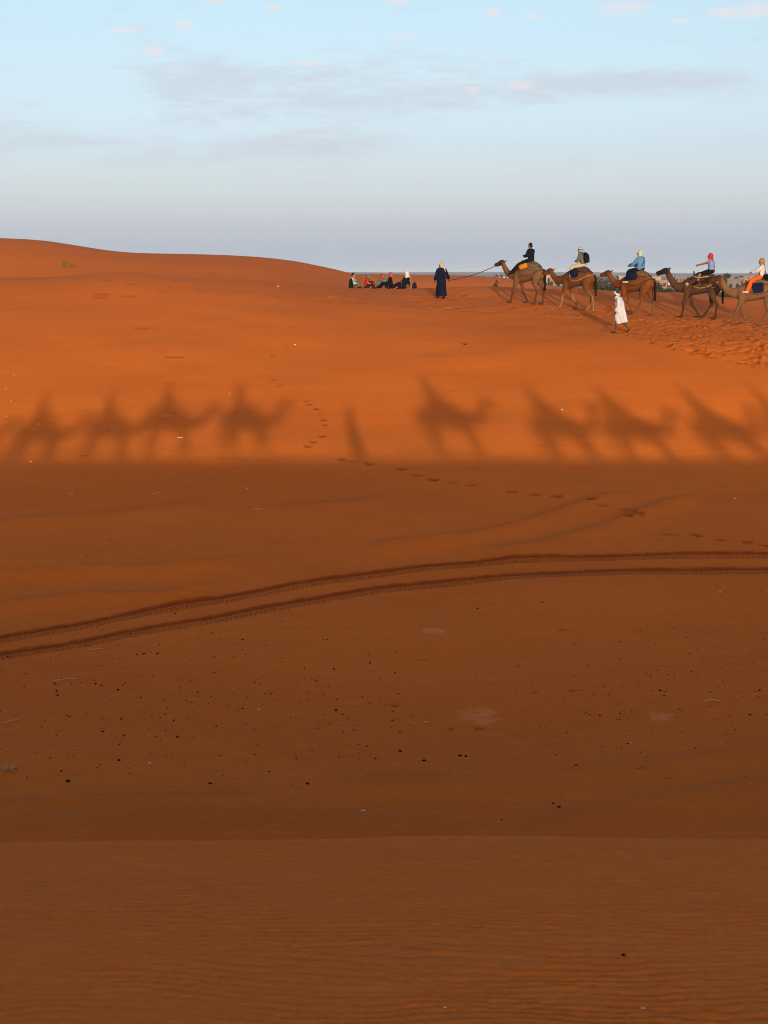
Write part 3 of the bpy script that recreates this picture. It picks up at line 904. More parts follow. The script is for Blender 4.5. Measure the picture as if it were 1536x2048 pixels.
def dress(root, B, skin, top=None, legs=None, shoes=None, scarf=None, hair=None, extra=(), curl=0.9, mesh=None):
    """hang body, clothes, shoes, scarf and hair under a person's root"""
    made = []
    body = B.body_mesh(curl)
    bo = new_obj('body', body, skin, root)
    for q in (-1, 1):
        e = new_obj('eye', plain_mesh('eye', [ball((0, 0, 0), .011, 8, 6)]), EYE, bo)
        e.location = Vector(B.hp(.084, q * .032, .022))
    if top:
        m, to, g = top
        p = B.torso(g)
        for sd in 'LR':
            if to > 0:
                p += B.limb_arm(sd, g + .004, to, .012)
        new_obj('shirt', fused('shirt', p, .018, 3, .6), m, root)
    if legs:
        m, to, g, fl = legs
        p = [loft([B.J['pelvis'] + V(0, 0, .08), B.J['pelvis'], B.J['pelvis'] - V(-.01, 0, .07)], [(.150 * B.fat + g, .115 * B.fat + g), (.17 * B.fat + g, .13 * B.fat + g), (.13 + g, .10 + g)], 16, up=(1, 0, 0))]
        for sd in 'LR':
            p += B.limb_leg(sd, g, to, fl)
        new_obj('trousers' if to > .5 else 'shorts', fused('trousers', p, .018, 3, .6), m, root)
    if shoes:
        for sd in 'LR':
            new_obj('shoe', fused('shoe', B.shoe(sd), .012, 2, .6), shoes, root)
    if scarf:
        m, kw = scarf
        new_obj('headscarf', fused('headscarf', wrap_scarf(B, **kw), .014, 3, .6), m, root)
    if hair:
        rot = ('Z', B.yaw)
        p = [ball(B.hp(-.018, 0, .045), (.100, .088, .108), rot=rot), ball(B.hp(-.05, 0, -.01), (.072, .082, .085), rot=rot)]
        new_obj('hair', fused('hair', p, .013, 2, .6), hair, root)
    prev = None
    for nm, m, mesh_ in extra:
        prev = new_obj(nm, mesh_, m, prev if nm == 'hat_band' else root)

# ------------------------------------------------------------------ saddles
def drape(x0, x1, ang0, ang1, grow, nx=14, na=22, sag=0.02, seed=0):
    """a cloth lying round a camel's barrel; angles from straight up, positive to the left"""
    vs, f = [], []
    for i in range(nx):
        x = x0 + (x1 - x0) * i / (nx - 1)
        cz = np.interp(x, [-.8, -.4, -.1, .15, .4, .62], [1.43, 1.45, 1.46, 1.43, 1.39, 1.36])
        h = np.interp(x, [-.8, -.4, -.1, .15, .4, .62], [.24, .37, .38, .41, .40, .34])
        w = np.interp(x, [-.8, -.4, -.1, .15, .4, .62], [.18, .30, .33, .34, .30, .24])
        hump = np.interp(x, [-.62, -.35, -.08, .18, .42], [.02, .10, .16, .11, .0])
        for j in range(na):
            a = ang0 + (ang1 - ang0) * j / (na - 1)
            wob = sag * float(vnoise(np.array([x * 6 + 3]), np.array([a * 3 + seed]), 12 + seed)[0])
            k = max(0, math.cos(a))
            vs.append((x + 0.03 * math.sin(a * 5 + seed), math.sin(a) * (w + grow + wob), cz + math.cos(a) * (h + grow + wob) + hump * k ** 3))
    for i in range(nx - 1):
        for j in range(na - 1):
            f.append((i * na + j, i * na + j + 1, (i + 1) * na + j + 1, (i + 1) * na + j))
    return np.array(vs), f

def solid(me_name, piece, thick=0.015):
    v, f = piece
    me = plain_mesh(me_name, [piece])
    o = bpy.data.objects.new('tmp', me); COL.objects.link(o)
    md = o.modifiers.new('s', 'SOLIDIFY'); md.thickness = thick; md.offset = 1
    dg = bpy.context.evaluated_depsgraph_get()
    out = bpy.data.meshes.new_from_object(o.evaluated_get(dg)); out.name = me_name
    bpy.data.objects.remove(o); bpy.data.meshes.remove(me)
    return out

def make_saddle(M, rz, scale, label, group, blanket, pad, x0=-.62, x1=.38, reach=1.35, roll=None, meshes=None, sx=0.0):
    base = M @ Vector((sx, 0, 1.80))
    root = empty('camel_saddle', base, rz, label, 'saddle', group)
    root.scale = (scale,) * 3
    off = V(-sx, 0, -1.80)
    if meshes is None:
        bl = drape(x0, x1, -reach, reach, .022, seed=int(abs(base.x) * 10) % 50)
        me_b = solid('blanket', (bl[0] + off, bl[1]), .02)
        rl = []
        for s in (-1, 1):
            rl.append(loft([(-.50, s * .10, 1.77), (-.40, s * .20, 1.78), (-.1, s * .24, 1.82), (.22, s * .21, 1.79), (.38, s * .09, 1.74)], [(.05, .05), (.075, .085), (.085, .10), (.08, .09), (.06, .06)], 12))
        rl.append(loft([(-.48, -.12, 1.77), (-.52, 0, 1.80), (-.48, .12, 1.77)], [.06, .065, .06], 10))
        rl.append(loft([(-.5, 0, 1.84), (-.2, 0, 1.90), (.1, 0, 1.90), (.25, 0, 1.84)], [(.14, .05), (.2, .07), (.18, .06), (.1, .04)], 12))
        me_p = fused('pad', [(v + off, f) for v, f in rl], .025, 3, .6)
        hd = loft([(.34, -.10, 1.74), (.35, -.10, 1.96), (.36, -.06, 2.02), (.36, .06, 2.02), (.35, .10, 1.96), (.34, .10, 1.74)], [.014] * 6, 8, up=(1, 0, 0), k=3)
        me_h = plain_mesh('handle', [(hd[0] + off, hd[1])])
        meshes = (me_b, me_p, me_h)
    new_obj('blanket', meshes[0], blanket, root)
    cu = new_obj('cushion', meshes[1], pad, root)
    cu.name = 'cushion'
    new_obj('handle', meshes[2], METAL, root)
    return root, meshes

def bag_mesh(w, h, d, name='bag'):
    """a soft saddle bag: width along x, height, depth"""
    p = [loft([(-w / 2, 0, 0), (-w * .42, 0, 0), (0, 0, -.01), (w * .42, 0, 0), (w / 2, 0, 0)], [(d * .2, h * .3), (d * .45, h * .47), (d * .5, h * .5), (d * .45, h * .47), (d * .2, h * .3)], 14),
         loft([(-w * .4, d * .42, h * .1), (0, d * .55, h * .12), (w * .4, d * .42, h * .1)], [(.02, h * .16)] * 3, 10)]
    return fused(name, p, .02, 2, .6)

def tube(name, pts, r, mat, k=4, n=6):
    return plain_mesh(name, [loft(pts, [r] * len(pts), n, up=(0.1, 0.2, 1), k=k)])

def rope_thing(a, b, sag, r, mat, label, group=None, name='lead_rope'):
    a, b = V(*a), V(*b)
    pts = [a + (b - a) * t - V(0, 0, sag * 4 * t * (1 - t)) for t in np.linspace(0, 1, 9)]
    me = tube(name, [p - a for p in pts], r, mat, 2)
    o = new_obj(name, me, mat)
    o.location = Vector(a)
    return tag(o, label, 'rope', group)
# ------------------------------------------------------------------ the caravan in view
C_BLACK = cloth('black_fabric', (0.0030, 0.0032, 0.0045), 0.3)
C_CREAM = cloth('cream_fabric', (0.40, 0.29, 0.18), 0.12)
C_TAUPE = cloth('grey_brown_shirt', (0.10, 0.08, 0.066), 0.15)
C_BLUE = cloth('sky_blue_shirt', (0.075, 0.17, 0.30), 0.15)
C_PERI = cloth('pale_blue_vest', (0.17, 0.20, 0.38), 0.12)
C_PINK = cloth('pink_scarf', (0.44, 0.016, 0.05), 0.25, 14)
C_GOLD = cloth('golden_scarf', (0.34, 0.14, 0.025), 0.25, 14)
C_ORANGE = cloth('orange_trousers', (0.55, 0.075, 0.003), 0.12)
C_WHITE = cloth('white_cotton', (0.43, 0.41, 0.42), 0.10, 8)
C_OFFW = cloth('off_white_scarf', (0.40, 0.38, 0.32), 0.2, 16)
C_ICE = cloth('pale_blue_scarf', (0.22, 0.31, 0.35), 0.15, 14)
C_NAVY = cloth('navy_robe', (0.0022, 0.0032, 0.019), 0.35, 6)
C_RED = cloth('red_fabric', (0.36, 0.016, 0.010), 0.25, 14)
C_MAROON = cloth('maroon_fabric', (0.04, 0.006, 0.006), 0.3)
C_GREY = cloth('grey_fabric', (0.09, 0.10, 0.10), 0.2)
C_BAGBLUE = cloth('blue_bag', (0.003, 0.006, 0.028), 0.2)
C_BAGOR = cloth('orange_bag', (0.50, 0.17, 0.004), 0.25, 12)
C_TAN = cloth('tan_cushion', (0.13, 0.068, 0.030), 0.3, 10)
C_BROWN = cloth('brown_woven_rug', (0.06, 0.028, 0.012), 0.4, 12)
C_WOOL = cloth('grey_wool_blanket', (0.11, 0.070, 0.036), 0.3, 12)
C_STRIPE = cloth('cream_rope_trim', (0.34, 0.22, 0.12), 0.2, 20)
C_SHOEP = cloth('pale_shoes', (0.42, 0.32, 0.27), 0.12)
C_SHOEG = cloth('grey_brown_shoes', (0.075, 0.055, 0.046), 0.2)

# column of the body's middle, distance, heading away from the picture plane, scale, feet, neck, colours
CAMELS = [
    dict(u=1057, v=605, D=72.0, a=42, sc=1.0, fo=(.34, -.42, .22, -.02), neck=(.04, -.12), mat=coat('coat_tan', (0.1365, 0.0585, 0.0215), (0.0312, 0.0130, 0.0072), (0.0650, 0.0221, 0.0084), (0.1144, 0.0546, 0.0234)),
         label='tan camel leading the file, with black-clad rider and orange saddle bag'),
    dict(u=1156, v=618, D=70.0, a=42, sc=1.0, fo=(.28, -.45, -.28, .22), neck=(.03, -.30), mat=coat('coat_chestnut', (0.1170, 0.0338, 0.0072), (0.0468, 0.0123, 0.0039), (0.1950, 0.0884, 0.0351), (0.0364, 0.0117, 0.0046)),
         label='chestnut camel with pale lower legs carrying the rider with backpack'),
    dict(u=1273, v=627, D=68.0, a=44, sc=1.0, fo=(.10, -.22, .72, -.10), neck=(.03, -.20), mat=coat('coat_red_brown', (0.1430, 0.0390, 0.0072), (0.0780, 0.0202, 0.0059), (0.1235, 0.0429, 0.0130), (0.0780, 0.0202, 0.0046)), jaw=0.0,
         label='reddish brown camel behind the white-robed guide, carrying a blue-shirted rider'),
    dict(u=1401, v=638, D=66.5, a=24, sc=1.0, fo=(.20, -.50, .00, .58), neck=(.02, 0.0), mat=coat('coat_dark_brown', (0.0715, 0.0273, 0.0094), (0.0104, 0.0052, 0.0034), (0.0442, 0.0143, 0.0057), (0.0312, 0.0120, 0.0052)), jaw=0.035,
         label='dark brown camel with open mouth under the pink-scarfed rider'),
    dict(u=1511, v=652, D=64.5, a=14, sc=1.0, fo=(.36, -.18, .48, -.2), neck=(.0, -.08), mat=coat('coat_sandy', (0.1534, 0.0689, 0.0254), (0.0429, 0.0182, 0.0091), (0.1105, 0.0468, 0.0195), (0.0728, 0.0312, 0.0123)),
         label='sandy camel last in view at the right edge, rider in orange trousers'),
]
GC = 'camels of the file walking left'
CM = []
for c in CAMELS:
    x, y, _ = at(c['u'], c['v'], c['D'])
    z = tz(x, y)
    rz = math.pi - R(c['a'])
    root, M, ms = make_camel((x, y, z), rz, c['sc'], c['fo'], c['mat'], c['label'], GC, c['neck'], c.get('jaw', 0), random.uniform(-.08, .08))
    CM.append((M, rz, c['sc'], ms))

sad_lab = ['tan padded saddle with grey blanket on the leading camel', 'brown rug saddle on the chestnut camel under cream trousers', 'tan cushion saddle on the reddish brown camel',
           'brown saddle with cream rolled trim on the dark brown camel', 'dark saddle on the sandy camel at the right edge']
sad_mat = [(C_WOOL, C_TAN), (C_BROWN, C_BROWN), (C_WOOL, C_TAN), (C_BROWN, C_BROWN), (C_BLACK, C_TAN)]
SADX = [-.05, -.2, -.2, -.3, -.15]
for i, (M, rz, sc, ms) in enumerate(CM):
    sroot, _ = make_saddle(M, rz, sc, sad_lab[i], 'saddles of the file', sad_mat[i][0], sad_mat[i][1], reach=[1.25, .85, .8, .95, .7][i], sx=SADX[i])
    if i == 3:                  # rolled trim along the cushion and a rope breeching
        for q in (.27, .36):
            me = tube('trim', [(-.45 + .3, .20, .02), (-.2 + .3, q, -.02), (.05 + .3, q, -.04), (.3 + .3, q * .9, .0)], .022, C_STRIPE)
            new_obj('trim', me, C_STRIPE, [c_ for c_ in sroot.children if c_.name.startswith('cushion')][0])
        new_obj('medallion', plain_mesh('medallion', [ball((0, 0, 0), (.07, .015, .07))]), C_STRIPE, sroot).location = (.88, .27, -.33)
    pts = [(.30 - SADX[i], .30, -.42), (.0 - SADX[i], .36, -.50), (-.35 - SADX[i], .345, -.42), (-.7 - SADX[i], .26, -.25), (-.90 - SADX[i], .08, -.22), (-.93 - SADX[i], 0, -.2), (-.90 - SADX[i], -.08, -.22), (-.7 - SADX[i], -.26, -.25), (-.35 - SADX[i], -.345, -.40)]
    new_obj('breeching_rope', tube('breeching_rope', pts, .016, ROPE), C_STRIPE if i in (1, 3) else ROPE_D, sroot)

def put(i, p):
    M, rz, sc, ms = CM[i]
    return M @ Vector(p)

def bag_on(i, p, mesh, mat, label, tilt=0.0):
    o = new_obj('saddle_bag', mesh, mat)
    o.location = put(i, p)
    o.rotation_euler = (0, tilt, CM[i][1])
    return tag(o, label, 'bag')
bag_on(0, (.10, .32, 1.76), bag_mesh(.46, .26, .22), C_BAGOR, 'bright orange bag slung on the leading camel beside the rider in black', .25)
bag_on(1, (.02, .36, 1.66), bag_mesh(.40, .40, .22), C_BAGBLUE, 'navy bag hanging below the cream-trousered knee of the backpack rider', .1)
bag_on(2, (.05, .36, 1.72), bag_mesh(.50, .36, .22), C_BAGBLUE, 'dark blue bag hanging behind the blue-shirted rider\'s leg', .1)
bag_on(4, (-.05, .36, 1.58), bag_mesh(.46, .44, .20), C_BAGBLUE, 'navy bag hanging beside the orange trousers at the right edge', .12)

GR = 'riders of the file walking left'
def rider(i, sx, label, B, z=1.93, **kw):
    M, rz, sc, ms = CM[i]
    root = empty('person', M @ Vector((sx, 0, z)), rz, label, 'person', GR)
    dress(root, B, **kw)
    return root
def J(**kw):
    d = dict(RIDE); d.update(kw); return d
# leader in black
B1 = Body(J(kn=(.43, .31, -.08), an=(.78, .36, -.42), toe=(.92, .38, -.52), el=(.10, .24, .28), wr=(.31, .10, .30), head=(.045, 0, .75)), size=1.04)
rider(0, -.10, 'rider in black clothes with dark hair on the leading tan camel', B1, skin=SKIN, top=(C_BLACK, 1.0, .022), legs=(C_BLACK, 1.0, .026, .03), shoes=C_BLACK, hair=HAIR)
ph = new_obj('mobile_phone', plain_mesh('mobile_phone', [box((0, 0, 0), (.075, .038, .006))], False), C_BLACK)
ph.location = put(0, (.32, .0, 2.27)); ph.rotation_euler = (0, -.2, CM[0][1]); tag(ph, 'dark phone held in front by the rider in black', 'phone')
# backpack rider
B2 = Body(J(waist=(-.01, 0, .27), chest=(.05, 0, .43), neck=(.10, 0, .57), head=(.16, 0, .705), sh=(.05, .18, .51), el=(.14, .25, .27), wr=(.34, .10, .27), kn=(.40, .30, .0), an=(.40, .37, -.42), toe=(.58, .39, -.46)), size=1.02)
hat = [loft([B2.hp(-.01, 0, .035), B2.hp(-.01, 0, .05), B2.hp(-.01, 0, .06)], [(.165, .185), (.155, .175), (.12, .13)], 20, up=(1, 0, 0), k=2),
       loft([B2.hp(-.012, 0, .05), B2.hp(-.015, 0, .11), B2.hp(-.018, 0, .155), B2.hp(-.02, 0, .17)], [(.102, .122), (.10, .115), (.088, .10), (.03, .04)], 18, up=(1, 0, 0), k=2)]
band = [loft([B2.hp(-.012, 0, .062), B2.hp(-.013, 0, .092)], [(.107, .127), (.104, .122)], 20, up=(1, 0, 0), k=1)]
r2 = rider(1, -.22, 'rider in beige banded hat, grey shirt and cream trousers wearing a backpack', B2, skin=SKIN, top=(C_TAUPE, .75, .024), legs=(C_CREAM, 1.0, .022, .02), shoes=C_SHOEG,
           scarf=(C_ICE, dict(cowl=True, low=True)), extra=[('hat', C_CREAM, fused('hat', hat, .012, 2, .6)), ('hat_band', HAIR, plain_mesh('hat_band', band))])
bp = empty('backpack', put(1, (-.40, 0, 2.14)), CM[1][1], 'black backpack on the back of the rider in the beige hat', 'backpack')
new_obj('pack_body', fused('pack_body', [loft([(0, 0, 0), (-.02, 0, .12), (.0, 0, .30), (.06, 0, .44)], [(.14, .09), (.16, .12), (.155, .12), (.09, .06)], 16, up=(1, 0, 0))], .02, 2, .7), C_BLACK, bp)
new_obj('pocket', fused('pocket', [ball((-.11, 0, .10), (.05, .12, .11))], .02, 2, .7), C_BLACK, bp)
for s in (-1, 1):
    new_obj('shoulder_strap', tube('strap', [(.08, s * .13, .40), (.20, s * .14, .47), (.30, s * .15, .40), (.32, s * .16, .25), (.20, s * .17, .08)], .016, C_BLACK), C_BLACK, bp)
new_obj('badge', plain_mesh('badge', [ball((-.163, .02, .10), (.006, .018, .018), 8, 6)]), C_WHITE, [c_ for c_ in bp.children if c_.name.startswith('pocket')][0])
# blue shirt
B3 = Body(J(chest=(.0, 0, .45), neck=(.03, 0, .60), head=(.07, 0, .74), el=(.20, .26, .30), wr=(.50, .13, .24), kn=(.40, .30, .0), an=(.44, .37, -.42), toe=(.61, .39, -.45)), size=1.04, fat=1.22)
rider(2, -.15, 'rider in sky blue shirt, off-white headscarf and black trousers', B3, skin=SKIN, top=(C_BLUE, .97, .030), legs=(C_BLACK, 1.0, .022, .02), shoes=C_SHOEP, scarf=(C_OFFW, dict(cowl=True)),
      extra=[('bag_strap', C_BLACK, tube('bag_strap', [(-.02, -.10, .62), (-.15, -.05, .52), (-.19, .06, .38), (-.16, .18, .22)], .014, C_BLACK))])
# pink scarf
B4 = Body(J(waist=(-.03, 0, .27), chest=(-.01, 0, .43), neck=(.02, 0, .585), head=(.05, 0, .72), sh=(.0, .18, .52), el=(.28, .21, .44), wr=(.55, .11, .36), kn=(.40, .31, -.04), an=(.50, .38, -.37), toe=(.66, .40, -.44)), size=1.0, fat=1.12)
rider(3, -.38, 'rider in pink headscarf, pale blue sleeveless top and black shorts, arms outstretched', B4, skin=SKIN, top=(C_PERI, 0, .020), legs=(C_BLACK, .46, .030, 0), shoes=C_BLACK,
      scarf=(C_PINK, dict(g=.014, cowl=False, tail=[(-.13, .02, -.12), (-.15, .03, -.25), (-.18, .03, -.36), (-.22, .03, -.48)], tw=.10)))
# orange trousers
B5 = Body(J(waist=(-.05, 0, .27), chest=(-.06, 0, .44), neck=(-.05, 0, .59), head=(-.02, 0, .73), sh=(-.06, .17, .52), el=(.10, .23, .36), wr=(.36, .12, .28), kn=(.36, .30, -.08), an=(.52, .36, -.50), toe=(.69, .38, -.53)), size=1.0, fat=.95)
rider(4, -.12, 'rider in orange trousers, white top and long golden headscarf at the right edge', B5, skin=SKIN, top=(C_WHITE, .95, .024), legs=(C_ORANGE, 1.0, .030, .03), shoes=C_SHOEP,
      scarf=(C_GOLD, dict(g=.014, cowl=False, tail=[(-.12, 0, -.12), (-.15, 0, -.28), (-.18, 0, -.42), (-.20, 0, -.54)], tw=.13)),
      extra=[('bag_strap', C_BLACK, tube('bag_strap', [(-.02, -.08, .60), (.05, .06, .46), (.06, .16, .30), (.02, .20, .18)], .013, C_BLACK))])
wb = new_obj('waist_bag', bag_mesh(.26, .26, .2), C_BLACK); wb.location = put(4, (-.38, .12, 2.02)); wb.rotation_euler = (0, 0, CM[4][1]); tag(wb, 'black bag behind the back of the rider in orange trousers', 'bag')

# ropes from each camel's mouth to the one ahead
def mouth(i):
    h = CM[i][3][3]
    return put(i, h + V(.55, 0, -.14))
for i in range(1, 5):
    a = mouth(i); b = put(i - 1, (-.72, .12, 1.62))
    rope_thing((b.x, b.y, b.z), (a.x, a.y, a.z), .28, .013, ROPE, ['', 'pale lead rope from the backpack rider\'s camel to the leading camel', 'pale lead rope between the chestnut and the reddish brown camel',
               'pale lead rope hanging from the reddish brown camel to the open-mouthed camel', 'pale lead rope between the dark brown and the sandy camel'][i], 'lead ropes of the file')

# ------------------------------------------------------------------ guides on foot
STAND = dict(pelvis=(0, 0, .93), waist=(.0, 0, 1.10), chest=(.02, 0, 1.29), neck=(.03, 0, 1.45), head=(.06, 0, 1.59), sh=(.02, .19, 1.38), el=(.02, .27, 1.10), wr=(.10, .30, .86),
             hip=(0, .09, .92), kn=(.04, .10, .50), an=(0, .10, .09), toe=(.15, .11, .03))
def folds(k, amp, seed):
    return lambda s, a: amp * s * (np.sin(k * a + 4 * s + seed) + .5 * np.sin((k + 3) * a - 3 * s + seed * 2))
# white robe, striding
xw, yw, zw = on_ground(1241, 666, 40, 90)
SW = dict(STAND); SW.update(waist=(.03, 0, 1.09), chest=(.07, 0, 1.28), neck=(.12, 0, 1.43), head=(.20, 0, 1.55), sh=(.07, .20, 1.37), el=(.05, .27, 1.10), wr=(.16, .24, .87))
BW = Body(SW, asym=dict(knL=(.17, .09, .49), anL=(.20, .09, .09), toeL=(.36, .10, .03), knR=(-.05, -.09, .48), anR=(-.33, -.09, .16), toeR=(-.22, -.10, .03)), yaw=-.25)
rw = empty('person', (xw, yw, zw), math.pi - .35, 'guide in white robe and white turban striding on bare legs below the camels', 'person', 'guides on foot')
new_obj('body', BW.body_mesh(.7), SKIN_D, rw)
for q in (-1, 1):
    e = new_obj('eye', plain_mesh('eye', [ball((0, 0, 0), .011, 8, 6)]), EYE, rw); e.location = Vector(BW.hp(.084, q * .032, .022))
robe = [loft([(.11, 0, 1.47), (.10, 0, 1.41), (.07, 0, 1.25), (.04, 0, 1.04), (.03, 0, .84), (.01, 0, .66), (-.01, 0, .50), (-.03, 0, .40)], [(.06, .06), (.17, .10), (.25, .18), (.24, .19), (.265, .23), (.25, .25), (.225, .255), (.205, .245)], 40, up=(1, 0, 0), k=4, ripple=folds(6, .11, 1))] + BW.torso(.034)
for sd in 'LR':
    robe += BW.limb_arm(sd, .035, .95, .03)
new_obj('robe', fused('robe', robe, .017, 1, .7), C_WHITE, rw)
tur = []
for k in range(24):             # turban: a wound ring tipped towards the back of the head
    a0, a1 = k / 24 * 2 * math.pi, (k + 1) / 24 * 2 * math.pi
    ring = lambda a: BW.hp(-.012 + .088 * math.cos(a), .098 * math.sin(a), .060 + .050 * math.cos(a))
    tur.append(loft([ring(a0), ring(a1)], [.052 + .006 * math.sin(3 * a0), .052 + .006 * math.sin(3 * a1)], 10, up=(0.3, 0.2, 1), k=1))
tur.append(loft([BW.hp(-.03, 0, -.02), BW.hp(-.02, 0, -.11), BW.hp(-.03, 0, -.17)], [(.088, .085), (.095, .09), (.12, .10)], 16, up=(1, 0, 0)))
tur.append(ball(BW.hp(.03, 0, -.10), (.07, .075, .04)))
new_obj('turban', fused('turban', tur, .014, 2, .6), C_WHITE, rw)
new_obj('hair', fused('hair', [ball(BW.hp(-.035, -.0, .075), (.082, .078, .085))], .014, 2, .6), HAIR, rw)
for sd in 'LR':
    a, t = BW.J['an' + sd], BW.J['toe' + sd]
    d = (t - a) / np.linalg.norm(t - a)
    so = loft([a - d * .06 - V(0, 0, .065), a + d * .05 - V(0, 0, .06), t - V(0, 0, .015), t + d * .04 - V(0, 0, .012)], [(.035, .012), (.042, .012), (.048, .012), (.03, .010)], 10)
    new_obj('sandal', plain_mesh('sandal', [so, loft([a + d * .07 + V(0, -.05, -.05), a + d * .08 + V(0, 0, .0), a + d * .07 + V(0, .05, -.05)], [.008] * 3, 6)]), C_MAROON, rw)
# navy robe, leading the first camel
xb, yb, zb = on_ground(883, 597, 50, 95)
SB = dict(STAND)
BB = Body(SB, asym=dict(elR=(-.02, -.31, 1.13), wrR=(.03, -.43, .92), elL=(.06, .27, 1.09), wrL=(.16, .26, .86), anL=(.16, .09, .09), toeL=(.32, .10, .03), knL=(.14, .09, .5), anR=(-.10, -.10, .10), toeR=(.05, -.11, .03)), yaw=.5, size=1.02)
rb = empty('person', (xb, yb, zb), math.pi - 1.05, 'guide in long navy robe and cream headscarf leading the first camel by its rope', 'person', 'guides on foot')
new_obj('body', BB.body_mesh(1.3), SKIN_D, rb)
for q in (-1, 1):
    e = new_obj('eye', plain_mesh('eye', [ball((0, 0, 0), .011, 8, 6)]), EYE, rb); e.location = Vector(BB.hp(.084, q * .032, .022))
robe = [loft([(.03, 0, 1.50), (.03, 0, 1.44), (.02, 0, 1.30), (.0, 0, 1.08), (.0, 0, .80), (.02, 0, .50), (.03, 0, .24), (.03, 0, .13)], [(.07, .07), (.19, .11), (.23, .15), (.215, .16), (.235, .20), (.25, .24), (.27, .28), (.285, .29)], 40, up=(1, 0, 0), k=4, ripple=folds(5, .085, 2))] + BB.torso(.034)
for sd in 'LR':
    robe += BB.limb_arm(sd, .036, .93, .035)
new_obj('robe', fused('robe', robe, .018, 1, .7), C_NAVY, rb)
new_obj('headscarf', fused('headscarf', wrap_scarf(BB, .012, True, [(-.14, -.03, -.10), (-.17, -.05, -.22), (-.19, -.06, -.32)]), .014, 3, .6), cloth('peach_scarf', (0.42, 0.28, 0.20), .15, 14), rb)
for sd in 'LR':
    new_obj('shoe', fused('shoe', BB.shoe(sd), .012, 2, .6), C_MAROON, rb)
new_obj('sleeve_cuff', plain_mesh('sleeve_cuff', [ball(BB.J['wrL'] + V(-.02, 0, .03), (.05, .05, .045))]), C_OFFW, rb)
hb = rb.matrix_basis @ Vector(BB.J['wrR'] + V(.02, -.03, -.06))
hb = Matrix.Translation(Vector((xb, yb, zb))) @ Matrix.Rotation(math.pi - 1.05, 4, 'Z') @ Vector(BB.J['wrR'] + V(.02, -.02, -.05))
m0 = mouth(0)
rope_thing((hb.x, hb.y, hb.z), (m0.x, m0.y, m0.z), .10, .016, ROPE_D, 'dark lead rope from the navy-robed guide\'s hand to the first camel\'s mouth', 'lead ropes of the file')

# ------------------------------------------------------------------ people sitting beyond the crest
SIT = dict(pelvis=(0, 0, .10), waist=(-.01, 0, .27), chest=(.02, 0, .44), neck=(.05, 0, .59), head=(.09, 0, .73), sh=(.02, .18, .52), el=(.16, .26, .30), wr=(.36, .20, .28), hip=(.02, .10, .09), kn=(.33, .17, .38), an=(.42, .13, .09), toe=(.57, .14, .03))
GS = 'people sitting on the sand beyond the crest'
def sitter(u, D, rz, label, B, v=573, **kw):
    x, y, _ = at(u, v, D)
    root = empty('person', (x, y, tz(x, y)), rz, label, 'person', GS)
    dress(root, B, **kw)
    return root
def SJ(**kw):
    d = dict(SIT); d.update(kw); return d
DS = 84.5
sitter(704, DS, -.3, 'person in white top with dark cap sitting leftmost of the group', Body(SJ(), size=.98), skin=SKIN, top=(C_OFFW, .95, .022), legs=(C_TAUPE, 1.0, .02, .02), shoes=C_MAROON, hair=HAIR)
sitter(733, DS, -.15, 'person in grey headscarf and red vest sitting second from left', Body(SJ(head=(.11, 0, .70), chest=(.06, 0, .43)), size=.95), skin=SKIN, top=(C_RED, .3, .024), legs=(C_MAROON, 1.0, .02, .02), shoes=C_MAROON, scarf=(C_GREY, dict(cowl=True)))
sitter(758, DS, -.1, 'person in bright red headscarf with one hand raised sitting in the group', Body(SJ(chest=(.08, 0, .43), neck=(.13, 0, .57), head=(.19, 0, .69), sh=(.08, .18, .51)), asym=dict(elR=(.36, -.22, .42), wrR=(.48, -.20, .62)), size=1.0), skin=SKIN, top=(C_GREY, .95, .02), legs=(C_BLACK, 1.0, .02, .02), shoes=C_BLACK, scarf=(C_RED, dict(cowl=True, tail=[(-.12, 0, -.12), (-.14, 0, -.26)])))
sitter(783, DS, -.05, 'person in black with crimson head wrap leaning back on straight arms', Body(SJ(waist=(-.05, 0, .27), chest=(-.08, 0, .44), neck=(-.06, 0, .60), head=(-.03, 0, .74), sh=(-.08, .19, .53), el=(-.20, .24, .27), wr=(-.26, .26, .05), kn=(.45, .16, .30)), size=1.05), skin=SKIN, top=(C_BLACK, .98, .024), legs=(C_BLACK, 1.0, .02, .02), shoes=C_BLACK, scarf=(C_PINK, dict(cowl=False)))
sitter(815, DS, math.pi + .5, 'person under a tall white head cloth sitting rightmost of the group', Body(SJ(), size=1.05), skin=SKIN, top=(C_BLACK, .95, .024), legs=(C_TAUPE, 1.0, .02, .02), shoes=C_BLACK,
       extra=[('head_cloth', C_WHITE, fused('head_cloth', [loft([(.10, 0, 1.02), (.06, 0, .92), (.03, 0, .72), (-.04, 0, .50), (-.08, 0, .38)], [(.03, .03), (.11, .11), (.13, .14), (.17, .13), (.15, .08)], 18, up=(1, 0, 0))], .016, 2, .6))])
def daypack(u, D, h, mat, label, v=573, name='backpack'):
    x, y, _ = at(u, v, D)
    o = empty(name, (x, y, tz(x, y)), .3, label, 'bag')
    new_obj('pack_body', fused('pack_body', [loft([(0, 0, .0), (0, 0, .1 * h), (.0, 0, .6 * h), (0, 0, .9 * h), (0, 0, h)], [(.12, .08), (.17, .13), (.15, .12), (.10, .08), (.04, .03)], 14, up=(1, 0, 0))], .02, 2, .6), mat, o)
    new_obj('handle', tube('handle', [(-.05, 0, h * .92), (-.03, 0, h * 1.05), (.03, 0, h * 1.05), (.05, 0, h * .92)], .012, C_BLACK), C_BLACK, o)
    return o
daypack(702, DS - .5, .52, C_BLACK, 'black backpack behind the person in white top')
daypack(808, DS - .5, .62, C_BLACK, 'dark backpack leaning beside the person under white head cloth')
